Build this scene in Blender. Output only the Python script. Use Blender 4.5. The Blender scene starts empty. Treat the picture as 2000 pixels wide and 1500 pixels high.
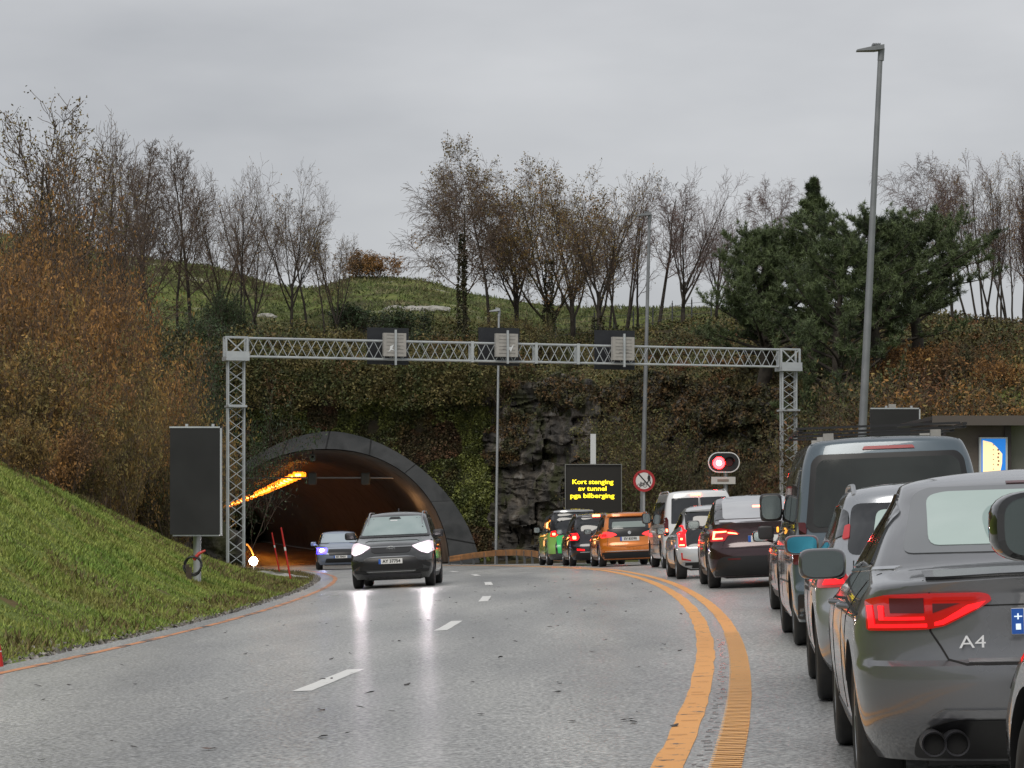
import bpy, bmesh, math, random
import numpy as np
from mathutils import Vector, Matrix
from mathutils.bvhtree import BVHTree
R = math.radians
scn = bpy.context.scene
COL = scn.collection
random.seed(7)

# ------------------------------------------------------------------ camera
F = 5300.0; HC = 1.24; HY = 1007.0        # focal length in photo pixels, eye height, horizon row
cam_d = bpy.data.cameras.new('camera'); cam = bpy.data.objects.new('camera', cam_d); COL.objects.link(cam)
cam_d.sensor_width = 36; cam_d.lens = F/2000*36; cam_d.shift_y = (HY-750)/2000
cam_d.clip_end = 3000; cam_d.clip_start = 0.1
cam.location = (0, 0, HC); cam.rotation_euler = (R(90), 0, 0)
scn.camera = cam

# ------------------------------------------------------------------ light
SUN_EL, SUN_ROT = R(52), R(200)
w = bpy.data.worlds.new("World"); scn.world = w; w.use_nodes = True
nt = w.node_tree; nt.nodes.clear()
def N(nt, t, **k):
    n = nt.nodes.new(t)
    for a, b in k.items(): setattr(n, a, b)
    return n
out = N(nt, 'ShaderNodeOutputWorld'); bg = N(nt, 'ShaderNodeBackground')
sky = N(nt, 'ShaderNodeTexSky', sky_type='NISHITA', sun_disc=False, sun_elevation=SUN_EL, sun_rotation=SUN_ROT)
tc = N(nt, 'ShaderNodeTexCoord'); mp = N(nt, 'ShaderNodeMapping'); mp.inputs['Scale'].default_value = (1, 1, 3.2)
nz = N(nt, 'ShaderNodeTexNoise'); nz.inputs['Scale'].default_value = 4.2; nz.inputs['Detail'].default_value = 5; nz.inputs['Roughness'].default_value = .5
rp = N(nt, 'ShaderNodeValToRGB'); rp.color_ramp.elements[0].position = .32; rp.color_ramp.elements[0].color = (3.45, 3.52, 3.68, 1)
rp.color_ramp.elements[1].position = .70; rp.color_ramp.elements[1].color = (5.0, 5.04, 5.15, 1)
mx = N(nt, 'ShaderNodeMix', data_type='RGBA'); mx.inputs[0].default_value = .94
L_ = nt.links.new
L_(tc.outputs['Generated'], mp.inputs['Vector']); L_(mp.outputs[0], nz.inputs['Vector']); L_(nz.outputs['Fac'], rp.inputs[0])
L_(sky.outputs[0], mx.inputs[6]); L_(rp.outputs[0], mx.inputs[7]); L_(mx.outputs[2], bg.inputs[0]); bg.inputs[1].default_value = .1
L_(bg.outputs[0], out.inputs[0])
sd = bpy.data.lights.new('sun', 'SUN'); sd.energy = 1.5; sd.angle = R(35); sd.color = (1, .95, .87)
so = bpy.data.objects.new('sun', sd); COL.objects.link(so)
so.rotation_euler = (R(90)-SUN_EL, 0, R(180)-SUN_ROT)
scn.view_settings.view_transform = 'Standard'; scn.view_settings.look = 'None'
scn.view_settings.exposure = .36; scn.view_settings.gamma = 1
scn.cycles.max_bounces = 6; scn.cycles.transparent_max_bounces = 6
scn.cycles.sample_clamp_indirect = 6

# ------------------------------------------------------------------ materials
_M = {}
def mat(name, col, rough=.5, metal=0, spec=.5, coat=0, emit=None, es=0, var=None, vscale=5, bump=0, bscale=20, island=0, alpha=1, rvar=0, trans=0):
    """var: second colour mixed in by position noise; island: brightness variation per loose piece"""
    if name in _M: return _M[name]
    m = bpy.data.materials.new(name); m.use_nodes = True; nt = m.node_tree; b = nt.nodes['Principled BSDF']
    b.inputs['Base Color'].default_value = (*col, 1); b.inputs['Roughness'].default_value = rough
    b.inputs['Metallic'].default_value = metal; b.inputs['Specular IOR Level'].default_value = spec
    b.inputs['Coat Weight'].default_value = coat; b.inputs['Coat Roughness'].default_value = .04
    b.inputs['Transmission Weight'].default_value = trans
    if emit: b.inputs['Emission Color'].default_value = (*emit, 1); b.inputs['Emission Strength'].default_value = es
    L = nt.links.new; geo = None
    if var or bump or island or rvar:
        geo = N(nt, 'ShaderNodeNewGeometry'); tcc = N(nt, 'ShaderNodeTexCoord')
    last = None
    if var:
        n = N(nt, 'ShaderNodeTexNoise'); n.inputs['Scale'].default_value = vscale; n.inputs['Detail'].default_value = 6
        L(geo.outputs['Position'], n.inputs['Vector'])
        r = N(nt, 'ShaderNodeValToRGB'); L(n.outputs['Fac'], r.inputs[0])
        vs = var if isinstance(var[0], (tuple, list)) else [var]
        cs = [col] + list(vs); e = r.color_ramp.elements
        e[0].position = .34; e[0].color = (*cs[0], 1); e[1].position = .66; e[1].color = (*cs[-1], 1)
        for i, c in enumerate(cs[1:-1]):
            q = e.new(.34+.32*(i+1)/(len(cs)-1)); q.color = (*c, 1)
        last = r.outputs[0]
    if island:
        mu = N(nt, 'ShaderNodeMix', data_type='RGBA', blend_type='MULTIPLY'); mu.inputs[0].default_value = 1
        mr = N(nt, 'ShaderNodeMapRange'); mr.inputs[3].default_value = 1-island; mr.inputs[4].default_value = 1+island
        L(geo.outputs['Random Per Island'], mr.inputs[0])
        if last: L(last, mu.inputs[6])
        else: mu.inputs[6].default_value = (*col, 1)
        L(mr.outputs[0], mu.inputs[7]); last = mu.outputs[2]
    if last: L(last, b.inputs['Base Color'])
    if bump:
        n = N(nt, 'ShaderNodeTexNoise'); n.inputs['Scale'].default_value = bscale; n.inputs['Detail'].default_value = 5
        L(geo.outputs['Position'], n.inputs['Vector'])
        bp = N(nt, 'ShaderNodeBump'); bp.inputs['Strength'].default_value = bump; bp.inputs['Distance'].default_value = .05
        L(n.outputs['Fac'], bp.inputs['Height']); L(bp.outputs[0], b.inputs['Normal'])
    if rvar:
        n = N(nt, 'ShaderNodeTexNoise'); n.inputs['Scale'].default_value = 1.3; n.inputs['Detail'].default_value = 5
        L(geo.outputs['Position'], n.inputs['Vector'])
        mr = N(nt, 'ShaderNodeMapRange'); mr.inputs[1].default_value = .3; mr.inputs[2].default_value = .7
        mr.inputs[3].default_value = rough-rvar; mr.inputs[4].default_value = rough+rvar
        L(n.outputs['Fac'], mr.inputs[0]); L(mr.outputs[0], b.inputs['Roughness'])
    _M[name] = m
    return m

# ------------------------------------------------------------------ object helpers
def tag(o, label=None, cat=None, group=None, kind=None):
    if label: o['label'] = label
    if cat: o['category'] = cat
    if group: o['group'] = group
    if kind: o['kind'] = kind
    return o
def empty(name, loc=(0, 0, 0), rz=0, label=None, cat=None, group=None):
    o = bpy.data.objects.new(name, None); COL.objects.link(o); o.location = loc; o.rotation_euler = (0, 0, rz)
    return tag(o, label, cat, group)
def link(name, me, m=None, parent=None, smooth=None):
    o = bpy.data.objects.new(name, me); COL.objects.link(o)
    if m is not None and not me.materials:
        for q in (m if isinstance(m, (list, tuple)) else [m]): me.materials.append(q)
    if parent is not None: o.parent = parent
    if smooth is not None:
        me.shade_smooth()
        if smooth < 180: me.set_sharp_from_angle(angle=R(smooth))
    return o
def arr_mesh(name, V, Fc):
    V = np.asarray(V, dtype=np.float32).reshape(-1, 3); Fc = np.asarray(Fc, dtype=np.int32); k = Fc.shape[1]
    me = bpy.data.meshes.new(name)
    me.vertices.add(len(V)); me.vertices.foreach_set('co', V.ravel())
    me.loops.add(Fc.size); me.loops.foreach_set('vertex_index', Fc.ravel())
    me.polygons.add(len(Fc)); me.polygons.foreach_set('loop_start', np.arange(0, Fc.size, k, dtype=np.int32))
    me.update(calc_edges=True); me.validate()
    return me
class MB:
    def __init__(s): s.v = []; s.f = []
    def add(s, v, f):
        o = len(s.v); s.v += [tuple(p) for p in v]; s.f += [tuple(i+o for i in q) for q in f]; return s
    def box(s, x0, x1, y0, y1, z0, z1):
        return s.add([(x, y, z) for z in (z0, z1) for x, y in ((x0, y0), (x1, y0), (x1, y1), (x0, y1))],
                     [(3, 2, 1, 0), (4, 5, 6, 7), (0, 1, 5, 4), (1, 2, 6, 5), (2, 3, 7, 6), (3, 0, 4, 7)])
    def tube(s, pts, r, n=8, caps=True):
        pts = [Vector(p) for p in pts]; rs = r if isinstance(r, (list, tuple)) else [r]*len(pts); V = []
        for i, p in enumerate(pts):
            d = (pts[min(i+1, len(pts)-1)]-pts[max(i-1, 0)]).normalized()
            a = Vector((0, 0, 1)) if abs(d.z) < .95 else Vector((1, 0, 0))
            u = d.cross(a).normalized(); v = d.cross(u)
            V += [p+rs[i]*(math.cos(2*math.pi*(k+.5)/n)*u+math.sin(2*math.pi*(k+.5)/n)*v) for k in range(n)]
        Fc = [(i*n+k, i*n+(k+1) % n, (i+1)*n+(k+1) % n, (i+1)*n+k) for i in range(len(pts)-1) for k in range(n)]
        if caps: Fc += [tuple(range(n))[::-1], tuple(range((len(pts)-1)*n, len(pts)*n))]
        return s.add(V, Fc)
    def lathe(s, prof, n=24, axis='X'):
        """prof: (radius, along-axis) pairs"""
        V = []
        for r, a in prof:
            for k in range(n):
                c, q = r*math.cos(2*math.pi*k/n), r*math.sin(2*math.pi*k/n)
                V.append((a, c, q) if axis == 'X' else (c, a, q) if axis == 'Y' else (c, q, a))
        Fc = [(i*n+k, i*n+(k+1) % n, (i+1)*n+(k+1) % n, (i+1)*n+k) for i in range(len(prof)-1) for k in range(n)]
        return s.add(V, Fc)
    def soft(s, c, h, e=.35, nu=20, nv=12):
        """superellipsoid box: centre, half sizes, squareness exponent"""
        sg = lambda a, p: math.copysign(abs(a)**p, a); V = []
        for i in range(nv+1):
            ph = -math.pi/2+math.pi*i/nv
            for k in range(nu):
                th = 2*math.pi*k/nu
                V.append((c[0]+h[0]*sg(math.cos(ph), e)*sg(math.cos(th), e), c[1]+h[1]*sg(math.cos(ph), e)*sg(math.sin(th), e), c[2]+h[2]*sg(math.sin(ph), e)))
        return s.add(V, [(i*nu+k, i*nu+(k+1) % nu, (i+1)*nu+(k+1) % nu, (i+1)*nu+k) for i in range(nv) for k in range(nu)])
    def mesh(s, name):
        me = bpy.data.meshes.new(name); me.from_pydata(s.v, [], s.f); me.validate()
        bm = bmesh.new(); bm.from_mesh(me); bmesh.ops.remove_doubles(bm, verts=bm.verts, dist=1e-5)
        bmesh.ops.recalc_face_normals(bm, faces=bm.faces); bm.to_mesh(me); bm.free(); return me
    def build(s, name, m, parent=None, smooth=None):
        return link(name, s.mesh(name), m, parent, smooth)
def flatpoly(poly, y, th, flip=False):
    """2D polygon in x,z extruded along y"""
    n = len(poly); b = MB()
    b.add([(x, y, z) for x, z in poly]+[(x, y+th, z) for x, z in poly],
          [tuple(range(n)), tuple(range(n, 2*n))[::-1]]+[(i, i+n, (i+1) % n+n, (i+1) % n) for i in range(n)])
    return b
def rnd(poly, r=.03, k=4):
    """round the corners of a 2D polygon"""
    o = []; n = len(poly)
    for i in range(n):
        a, b, c = (Vector(poly[j % n]) for j in (i-1, i, i+1))
        q = min(r, (a-b).length*.45, (c-b).length*.45)
        p0 = b+(a-b).normalized()*q; p1 = b+(c-b).normalized()*q
        for j in range(k+1):
            t = j/k; o.append(tuple((1-t)**2*p0+2*t*(1-t)*b+t*t*p1))
    return o
_TX = {}
def text_mesh(s, size, loc, th=.002, flip=1, align='CENTER', xs=1, bold=0):
    cu = bpy.data.curves.new('t', 'FONT'); cu.body = s; cu.size = size; cu.align_x = align; cu.align_y = 'CENTER'; cu.offset = bold; cu.resolution_u = 3
    ob = bpy.data.objects.new('t', cu); COL.objects.link(ob)
    me = bpy.data.meshes.new_from_object(ob.evaluated_get(bpy.context.evaluated_depsgraph_get()))
    bpy.data.objects.remove(ob); bpy.data.curves.remove(cu)
    for v in me.vertices: v.co = (loc[0]+flip*v.co.x*xs, loc[1], loc[2]+v.co.y)
    me.materials.clear()
    return me
def pchip(pts):
    x = np.array([p[0] for p in pts], float); y = np.array([p[1] for p in pts], float)
    h = np.diff(x); d = np.diff(y)/h; m = np.zeros(len(x))
    for i in range(1, len(x)-1):
        if d[i-1]*d[i] > 0:
            w1 = 2*h[i]+h[i-1]; w2 = h[i]+2*h[i-1]; m[i] = (w1+w2)/(w1/d[i-1]+w2/d[i])
    m[0] = d[0]; m[-1] = d[-1]
    def f(t):
        t = np.clip(t, x[0], x[-1]); i = np.clip(np.searchsorted(x, t)-1, 0, len(h)-1)
        s = (t-x[i])/h[i]
        return (1+2*s)*(1-s)**2*y[i]+s*(1-s)**2*h[i]*m[i]+s*s*(3-2*s)*y[i+1]+s*s*(s-1)*h[i]*m[i+1]
    return f
def vnoise(x, y, z=0, seed=0):
    """cheap value noise on arrays, about -1..1"""
    x, y, z = np.broadcast_arrays(np.asarray(x, float), np.asarray(y, float), np.asarray(z, float))
    xi, yi, zi = (np.floor(a).astype(np.int64) for a in (x, y, z)); xf, yf, zf = x-xi, y-yi, z-zi
    s = lambda t: t*t*(3-2*t); u, v, q = s(xf), s(yf), s(zf)
    def h(a, b, c):
        n = (a*374761393+b*668265263+c*2147483647+seed*974711) & 0xffffffff
        n = ((n ^ (n >> 13))*1274126177) & 0xffffffff; n = (n ^ (n >> 16)) & 0xffff
        return n/32767.5-1
    r = 0
    for dx in (0, 1):
        for dy in (0, 1):
            for dz in (0, 1):
                r = r+h(xi+dx, yi+dy, zi+dz)*(u if dx else 1-u)*(v if dy else 1-v)*(q if dz else 1-q)
    return r
def fbm(x, y, z=0, o=4, seed=0):
    return sum(vnoise(x*2**i, y*2**i, z*2**i, seed+i)/2**i for i in range(o))

# ------------------------------------------------------------------ the lie of the land
def XY(d):                                   # where the double yellow line runs
    d = np.asarray(d, float); t = d-93
    a = 2.9-(d-52)**2/730; b = a[()]*0+.6-.112*t-.0016*t*t; c = -4.84-.125*(d-126)
    return np.where(d < 93, a, np.where(d < 126, b, c))
_zr = pchip([(-30, 0), (50, 0), (68, -.08), (79, -.22), (88, -.36), (93, -.44), (105, -.65), (126, -1.0), (500, -2.9), (600, -3.3)])
_cf = pchip([(-30, .03), (0, .03), (60, .044), (90, .036), (105, .027), (126, .02), (600, .0)])
def ZR(x, y): return _zr(y)+_cf(y)*(np.asarray(x)-(XY(y)+1.7))
LE = 7.6                                     # road's left edge from the yellow line
_re = pchip([(-30, 6), (60, 6), (95, 5.0), (112, 3.2), (126, 1.9), (600, 1.9)])
_bank = pchip([(-30, 3.4), (30, 3.4), (45, 3.3), (60, 2.6), (72, 1.35), (82, .45), (95, .4), (126, .4), (600, .4)])
_yf = pchip([(-90, 112), (-25, 120), (-16, 127), (-1.2, 127), (1.5, 123), (4, 117), (9, 106), (14, 97), (25, 86), (90, 78)])
_cc = pchip([(-90, 2), (-22, 2), (-17, 5), (-15, 8.2), (-1.5, 8.2), (1, 7.4), (9, 6.6), (13, 4), (17, 2.4), (90, 2.4)])
_rz = pchip([(-90, 24), (-45, 22), (-30, 20.3), (-27.5, 19.6), (-21.7, 18.9), (-14, 17.2), (-11, 18.0), (-7, 17.9), (-3.6, 17.1), (3.6, 16), (11, 15.8), (15.6, 15.2), (31, 13), (36, 12.3), (90, 12)])
_ex = pchip([(-90, .8), (-20, .85), (-10, 1), (7, .95), (14, .5), (22, .42), (90, .42)])
sst = lambda t: np.clip(t, 0, 1)**2*(3-2*np.clip(t, 0, 1))
def TZ(x, y):
    x = np.asarray(x, float); y = np.asarray(y, float); xe = XY(y)
    u = (xe-LE)-x; v = x-(xe+_re(y))
    base = ZR(np.clip(x, xe-LE-.4, xe+_re(y)+.4), y)-.035
    L = np.where(u > .1, _bank(y)*sst((u+.4)/7.2)+np.maximum(u-8, 0)*.33*sst((y-20)/60)+.05*vnoise(x*1.3, y*1.3, 0, 5)*sst(u/2), 0)
    Rr = np.where(v > .3, .5*sst(v/6)+np.maximum(v-8, 0)*.05, 0)
    low = base+np.minimum(L, 14)+Rr
    s = y-_yf(x); c = _cc(x); t = np.clip((s-2.8)/(192-_yf(x)-2.8), 0, 1)
    hz = c+(_rz(x)-c)*t**_ex(x)+.5*fbm(x/7, y/7, 0, 3, 9)*sst(s/12)*(1-.6*sst((y-165)/20))-np.maximum(y-196, 0)*.12
    hill = base+(hz-base)*sst(s/2.8)
    return np.where(s > 0, np.maximum(low, hill), low)
def at(px, py, d): return Vector(((px-1000)*d/F, d, HC+(HY-py)*d/F))
def ground_at(px, d):
    x = (px-1000)*d/F; return Vector((x, d, float(TZ(x, d))))

TCX = lambda y: -8.55-.125*(y-126)           # tunnel axis
# terrain sheet
xs = np.unique(np.concatenate([np.arange(-110, -34, 3.), np.arange(-34, 34, .6), np.arange(34, 113, 3.)]))
ys = np.unique(np.concatenate([np.arange(-30, 20, 2.), np.arange(20, 200, .8), np.arange(200, 420, 6.)]))
X, Y = np.meshgrid(xs, ys); Z = TZ(X, Y)
V = np.stack([X, Y, Z], -1).reshape(-1, 3); nx = len(xs)
ii, jj = np.meshgrid(np.arange(len(ys)-1), np.arange(nx-1), indexing='ij')
a = (ii*nx+jj).ravel(); fc = np.stack([a, a+1, a+nx+1, a+nx], 1)
cx = V[fc].mean(1); s_ = cx[:, 1]-_yf(cx[:, 0])
kill = (cx[:, 0] > -16.2) & (cx[:, 0] < -.9) & (s_ > -.6) & (s_ < 3.0)
fc = fc[~kill]
m = bpy.data.materials.new('hillside_turf'); m.use_nodes = True; nt = m.node_tree; b = nt.nodes['Principled BSDF']; L = nt.links.new
geo = N(nt, 'ShaderNodeNewGeometry'); sep = N(nt, 'ShaderNodeSeparateXYZ'); L(geo.outputs['Position'], sep.inputs[0])
def tn(sc, det=6):
    n = N(nt, 'ShaderNodeTexNoise'); n.inputs['Scale'].default_value = sc; n.inputs['Detail'].default_value = det; L(geo.outputs['Position'], n.inputs['Vector']); return n
def ramp(src, *st):
    r = N(nt, 'ShaderNodeValToRGB'); e = r.color_ramp.elements
    e[0].position, e[0].color = st[0][0], (*st[0][1], 1); e[1].position, e[1].color = st[-1][0], (*st[-1][1], 1)
    for p, c in st[1:-1]: q = e.new(p); q.color = (*c, 1)
    L(src, r.inputs[0]); return r
def mixc(f, a_, b_):
    q = N(nt, 'ShaderNodeMix', data_type='RGBA'); L(f, q.inputs[0]); L(a_, q.inputs[6]); L(b_, q.inputs[7]); return q.outputs[2]
def mrange(src, a0, a1):
    q = N(nt, 'ShaderNodeMapRange'); q.inputs[1].default_value = a0; q.inputs[2].default_value = a1; L(src, q.inputs[0]); return q.outputs[0]
grass = ramp(tn(.9, 8).outputs['Fac'], (.33, (.13, .095, .04)), (.45, (.10, .13, .03)), (.58, (.15, .20, .045)), (.72, (.20, .20, .07)))
brown = ramp(tn(.5, 8).outputs['Fac'], (.35, (.022, .02, .012)), (.5, (.05, .04, .02)), (.65, (.07, .06, .02)))
pasture = ramp(tn(.25, 9).outputs['Fac'], (.36, (.05, .05, .02)), (.5, (.10, .13, .03)), (.62, (.17, .18, .06)), (.72, (.32, .32, .28)))
f1 = mrange(sep.outputs['Y'], 96, 110); f2 = mrange(sep.outputs['Y'], 152, 166)
c = mixc(f2, mixc(f1, grass.outputs[0], brown.outputs[0]), pasture.outputs[0])
L(c, b.inputs['Base Color']); b.inputs['Roughness'].default_value = .9; b.inputs['Specular IOR Level'].default_value = .2
bp = N(nt, 'ShaderNodeBump'); bp.inputs['Distance'].default_value = .15; bp.inputs['Strength'].default_value = .8
L(tn(3, 6).outputs['Fac'], bp.inputs['Height']); L(bp.outputs[0], b.inputs['Normal'])
g = link('ground', arr_mesh('ground', V, fc), m, None, 180); tag(g, kind='structure')
# far ground to the horizon
far = MB(); far.box(-2500, 2500, 380, 2900, -30, -12); far.build('far_ground', m)['kind'] = 'structure'

# road
def road_sheet(u0f, u1f, y0, y1, dz, nu=2, dy=1.0):
    ysr = np.arange(y0, y1+1e-6, dy); V = []; nu1 = nu+1
    for y in ysr:
        for k in range(nu1):
            x = float(XY(y))+u0f(y)+(u1f(y)-u0f(y))*k/nu; V.append((x, y, float(ZR(x, y))+dz))
    n = len(ysr); return V, [(i*nu1+k, i*nu1+k+1, (i+1)*nu1+k+1, (i+1)*nu1+k) for i in range(n-1) for k in range(nu)]
m = bpy.data.materials.new('wet_asphalt'); m.use_nodes = True; nt = m.node_tree; b = nt.nodes['Principled BSDF']; L = nt.links.new
geo = N(nt, 'ShaderNodeNewGeometry')
def mapn(sc, det, vec=(1, 1, 1)):
    mpn = N(nt, 'ShaderNodeMapping'); mpn.inputs['Scale'].default_value = vec; L(geo.outputs['Position'], mpn.inputs['Vector'])
    n = N(nt, 'ShaderNodeTexNoise'); n.inputs['Scale'].default_value = sc; n.inputs['Detail'].default_value = det; L(mpn.outputs[0], n.inputs['Vector']); return n
c1 = ramp(mapn(34, 8).outputs['Fac'], (.32, (.105, .105, .102)), (.5, (.31, .31, .305)), (.68, (.62, .62, .60)))
c2 = ramp(mapn(.35, 5, (1.6, .25, 1)).outputs['Fac'], (.35, (.70, .71, .73)), (.65, (1.22, 1.22, 1.20)))
mu = N(nt, 'ShaderNodeMix', data_type='RGBA', blend_type='MULTIPLY'); mu.inputs[0].default_value = 1; L(c1.outputs[0], mu.inputs[6]); L(c2.outputs[0], mu.inputs[7])
L(mu.outputs[2], b.inputs['Base Color'])
rr = N(nt, 'ShaderNodeMapRange'); rr.inputs[1].default_value = .3; rr.inputs[2].default_value = .7; rr.inputs[3].default_value = .27; rr.inputs[4].default_value = .48
L(mapn(.5, 6, (1.4, .3, 1)).outputs['Fac'], rr.inputs[0]); L(rr.outputs[0], b.inputs['Roughness'])
b.inputs['Specular IOR Level'].default_value = .5; b.inputs['Coat Weight'].default_value = .24; b.inputs['Coat Roughness'].default_value = .2
bp = N(nt, 'ShaderNodeBump'); bp.inputs['Distance'].default_value = .014; bp.inputs['Strength'].default_value = .75
L(mapn(38, 5).outputs['Fac'], bp.inputs['Height']); L(bp.outputs[0], b.inputs['Normal'])
bp2 = N(nt, 'ShaderNodeBump'); bp2.inputs['Distance'].default_value = .02; bp2.inputs['Strength'].default_value = 1
L(mapn(7, 4, (1, .6, 1)).outputs['Fac'], bp2.inputs['Height']); L(bp2.outputs[0], b.inputs['Coat Normal'])
ASPH = m
V, fcs = road_sheet(lambda y: -LE-.12*float(vnoise(y/2, 3)), lambda y: float(_re(y)), -30, 520, 0, 24, 1.0)
rd = link('road', arr_mesh('road', V, fcs), ASPH, None, 180); tag(rd, kind='structure')

def line_mat(name, col, wear, es=6):
    m = bpy.data.materials.new(name); m.use_nodes = True; nt = m.node_tree; b = nt.nodes['Principled BSDF']; L = nt.links.new
    g_ = N(nt, 'ShaderNodeNewGeometry'); n = N(nt, 'ShaderNodeTexNoise'); n.inputs['Scale'].default_value = es; n.inputs['Detail'].default_value = 8; n.inputs['Roughness'].default_value = .7
    L(g_.outputs['Position'], n.inputs['Vector']); r = N(nt, 'ShaderNodeValToRGB'); e = r.color_ramp.elements
    e[0].position = wear; e[0].color = (.07, .06, .055, 1); e[1].position = wear+.05; e[1].color = (*col, 1)
    L(n.outputs['Fac'], r.inputs[0]); L(r.outputs[0], b.inputs['Base Color']); b.inputs['Roughness'].default_value = .45
    return m
YEL = line_mat('yellow_paint', (.80, .36, .075), .36); WHT = line_mat('white_paint', (.72, .72, .70), .34); OLDW = line_mat('worn_edge_paint', (.62, .25, .09), .44, 2)
def marking(u0, u1, y0, y1, m, dz=.004, bars=0, jit=0):
    ysr = np.arange(y0, y1+1e-6, .4) if not bars else np.arange(y0, y1, bars); V = []; fc_ = []
    if not bars:
        for i, y in enumerate(ysr):
            for q in (u0, u1):
                x = float(XY(y))+q+jit*float(vnoise(y*1.7, q*9)); V.append((x, y, float(ZR(x, y))+dz))
        fc_ = [(2*i, 2*i+1, 2*i+3, 2*i+2) for i in range(len(ysr)-1)]
    else:
        for y in ysr:
            o = len(V); hb = bars*.36*(1+.2*random.random())
            for yy in (y, y+hb):
                for q in (u0, u1):
                    x = float(XY(yy))+q; V.append((x, yy, float(ZR(x, yy))+dz))
            fc_.append((o, o+1, o+3, o+2))
    o = link('road_marking', arr_mesh('road_marking', V, fc_), m); o['kind'] = 'structure'; return o
marking(-.205, -.035, 8, 125, YEL, jit=.012); marking(.11, .265, 8, 125, YEL, .004, jit=.006)
marking(.095, .268, 10, 30, mat('rumble_paint', (.95, .50, .14), .4), .0085, bars=.115)
marking(.105, .255, 10, 30, mat('rumble_groove', (.70, .33, .08), .4), .0075, bars=.085)
for k in range(26):
    y0 = 11+k*.8+random.random()*.7; a0 = -.20+.05*random.random(); marking(a0, a0+.05+.08*random.random(), y0, y0+.02, mat('paint_crack', (.34, .16, .05), .6), .0085, bars=.05)
for k in range(70):
    y0 = 11+k*.25+random.random()*.2; a0 = .0+.05*random.random(); marking(a0, a0+.02+.04*random.random(), y0, y0+.05, mat('wet_groove', (.14, .09, .09), .12), .004, bars=.08)
for k in range(7):
    y0 = 22.0+12*k-.2; marking(-3.42, -3.26, y0, y0+3.2, WHT, jit=.006)
marking(-7.12, -7.0, 12, 125, OLDW, jit=.015)
for k in range(3): marking(5.0+.02*k, 5.1+.02*k, 60+20*k, 72+20*k, WHT)

# ------------------------------------------------------------------ tunnel mouth
CONC = mat('dark_concrete', (.038, .042, .045), .85, var=((.052, .055, .058), (.026, .029, .031)), vscale=.8, bump=.3, bscale=6)
def arch(hw, h, n, k=40, zb=0):
    sg = lambda a, p: math.copysign(abs(a)**p, a)
    return [(hw*sg(math.cos(math.pi*i/k), 2/n), zb+h*max(0, math.sin(math.pi*i/k))**(2/n)) for i in range(k+1)]
tun = empty('tunnel_portal', (-8.6, 126, -1.15), 0, 'dark concrete arched tunnel mouth set into the overgrown hillside', 'tunnel')
KA = 48
inn = [(x-.16, z) for x, z in arch(5.9, 5.88, 2.15, KA, 0)]; outr = arch(7.15, 6.72, 1.75, KA, 0)
V = []
# collar: front ring leaning back, thickness and rear
lean = lambda z: .28*z
for P, y0 in ((inn, 0), (outr, .15), (outr, 2.4)):
    V += [(x+(.0 if y0 < .1 else 0), y0+(lean(z) if y0 < 1 else lean(z)), z-.35) for x, z in P]
V += [(x-.3, lean(z)+2.4, z-.35) for x, z in inn]
n1 = KA+1
Fc = []
for a_, b_ in ((0, 1), (1, 2), (2, 3), (3, 0)):
    Fc += [(a_*n1+i, a_*n1+i+1, b_*n1+i+1, b_*n1+i) for i in range(KA)]
mb = MB().add(V, Fc); ring = mb.build('portal_ring', CONC, tun, 30)
for i in range(4, KA, 5):
    (x0_, z0_), (x1_, z1_) = inn[i], outr[i]; dx_ = .035*(1 if abs(z1_) > 3 else .2); dz_ = .035*(.2 if abs(z1_) > 3 else 1)
    MB().add([(x0_-dx_, lean(z0_)-.012, z0_-.35-dz_), (x0_+dx_, lean(z0_)-.012, z0_-.35+dz_), (x1_+dx_, lean(z1_)+.135, z1_-.35+dz_), (x1_-dx_, lean(z1_)+.135, z1_-.35-dz_)], [(0, 1, 2, 3)]).build('joint', mat('joint_dark', (.014, .015, .016), .9), tun)
# lining swept into the rock
ld = bpy.data.lights.new('tunnel_fill', 'POINT'); ld.energy = 14; ld.color = (1, .42, .14); ld.shadow_soft_size = .3  # added fill by the right wall, no lamp stands here
lo = bpy.data.objects.new('tunnel_fill', ld); COL.objects.link(lo); lo.location = (-5.6, 132, 0)
LIN = mat('tunnel_lining', (.10, .095, .09), .6, var=((.14, .13, .12), (.06, .055, .05)), vscale=.9, bump=.25, bscale=3)
ysl = [.2, 2, 4, 7, 10, 14, 18, 24, 30, 38, 48, 60, 80, 110, 150, 200, 270, 374]; V = []
for yy in ysl:
    zb = float(ZR(TCX(126+yy), 126+yy)); x0 = TCX(126+yy)+8.6
    V += [(x0+x*.985, yy+(lean(z) if yy < 1 else 0), z*.985+zb+1.15-.35) for x, z in inn]
Fc = [(j*n1+i, (j+1)*n1+i, (j+1)*n1+i+1, j*n1+i+1) for j in range(len(ysl)-1) for i in range(KA)]
MB().add(V, Fc).build('lining', LIN, tun, 60)
zb = float(ZR(TCX(499), 499)); fl = MB().box(TCX(499)+8.6-7, TCX(499)+8.6+7, 373.2, 374, zb, zb+8); fl.build('far_wall', LIN, tun)
# ground under the tunnel lane edges is the road; side kerbs
kb = MB()
for sx in (-1, 1):
    V = []
    for yy in ysl[:14]:
        x0 = TCX(126+yy)+8.6+sx*5.05; z0 = float(ZR(TCX(126+yy), 126+yy))+1.15
        V += [(x0, yy, z0-.1), (x0, yy, z0+.18), (x0+sx*.9, yy, z0+.18), (x0+sx*.9, yy, z0-.1)]
    kb.add(V, [(i*4+k, i*4+(k+1) % 4, (i+1)*4+(k+1) % 4, (i+1)*4+k) for i in range(13) for k in range(4)])
kb.build('kerb', CONC, tun)
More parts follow.
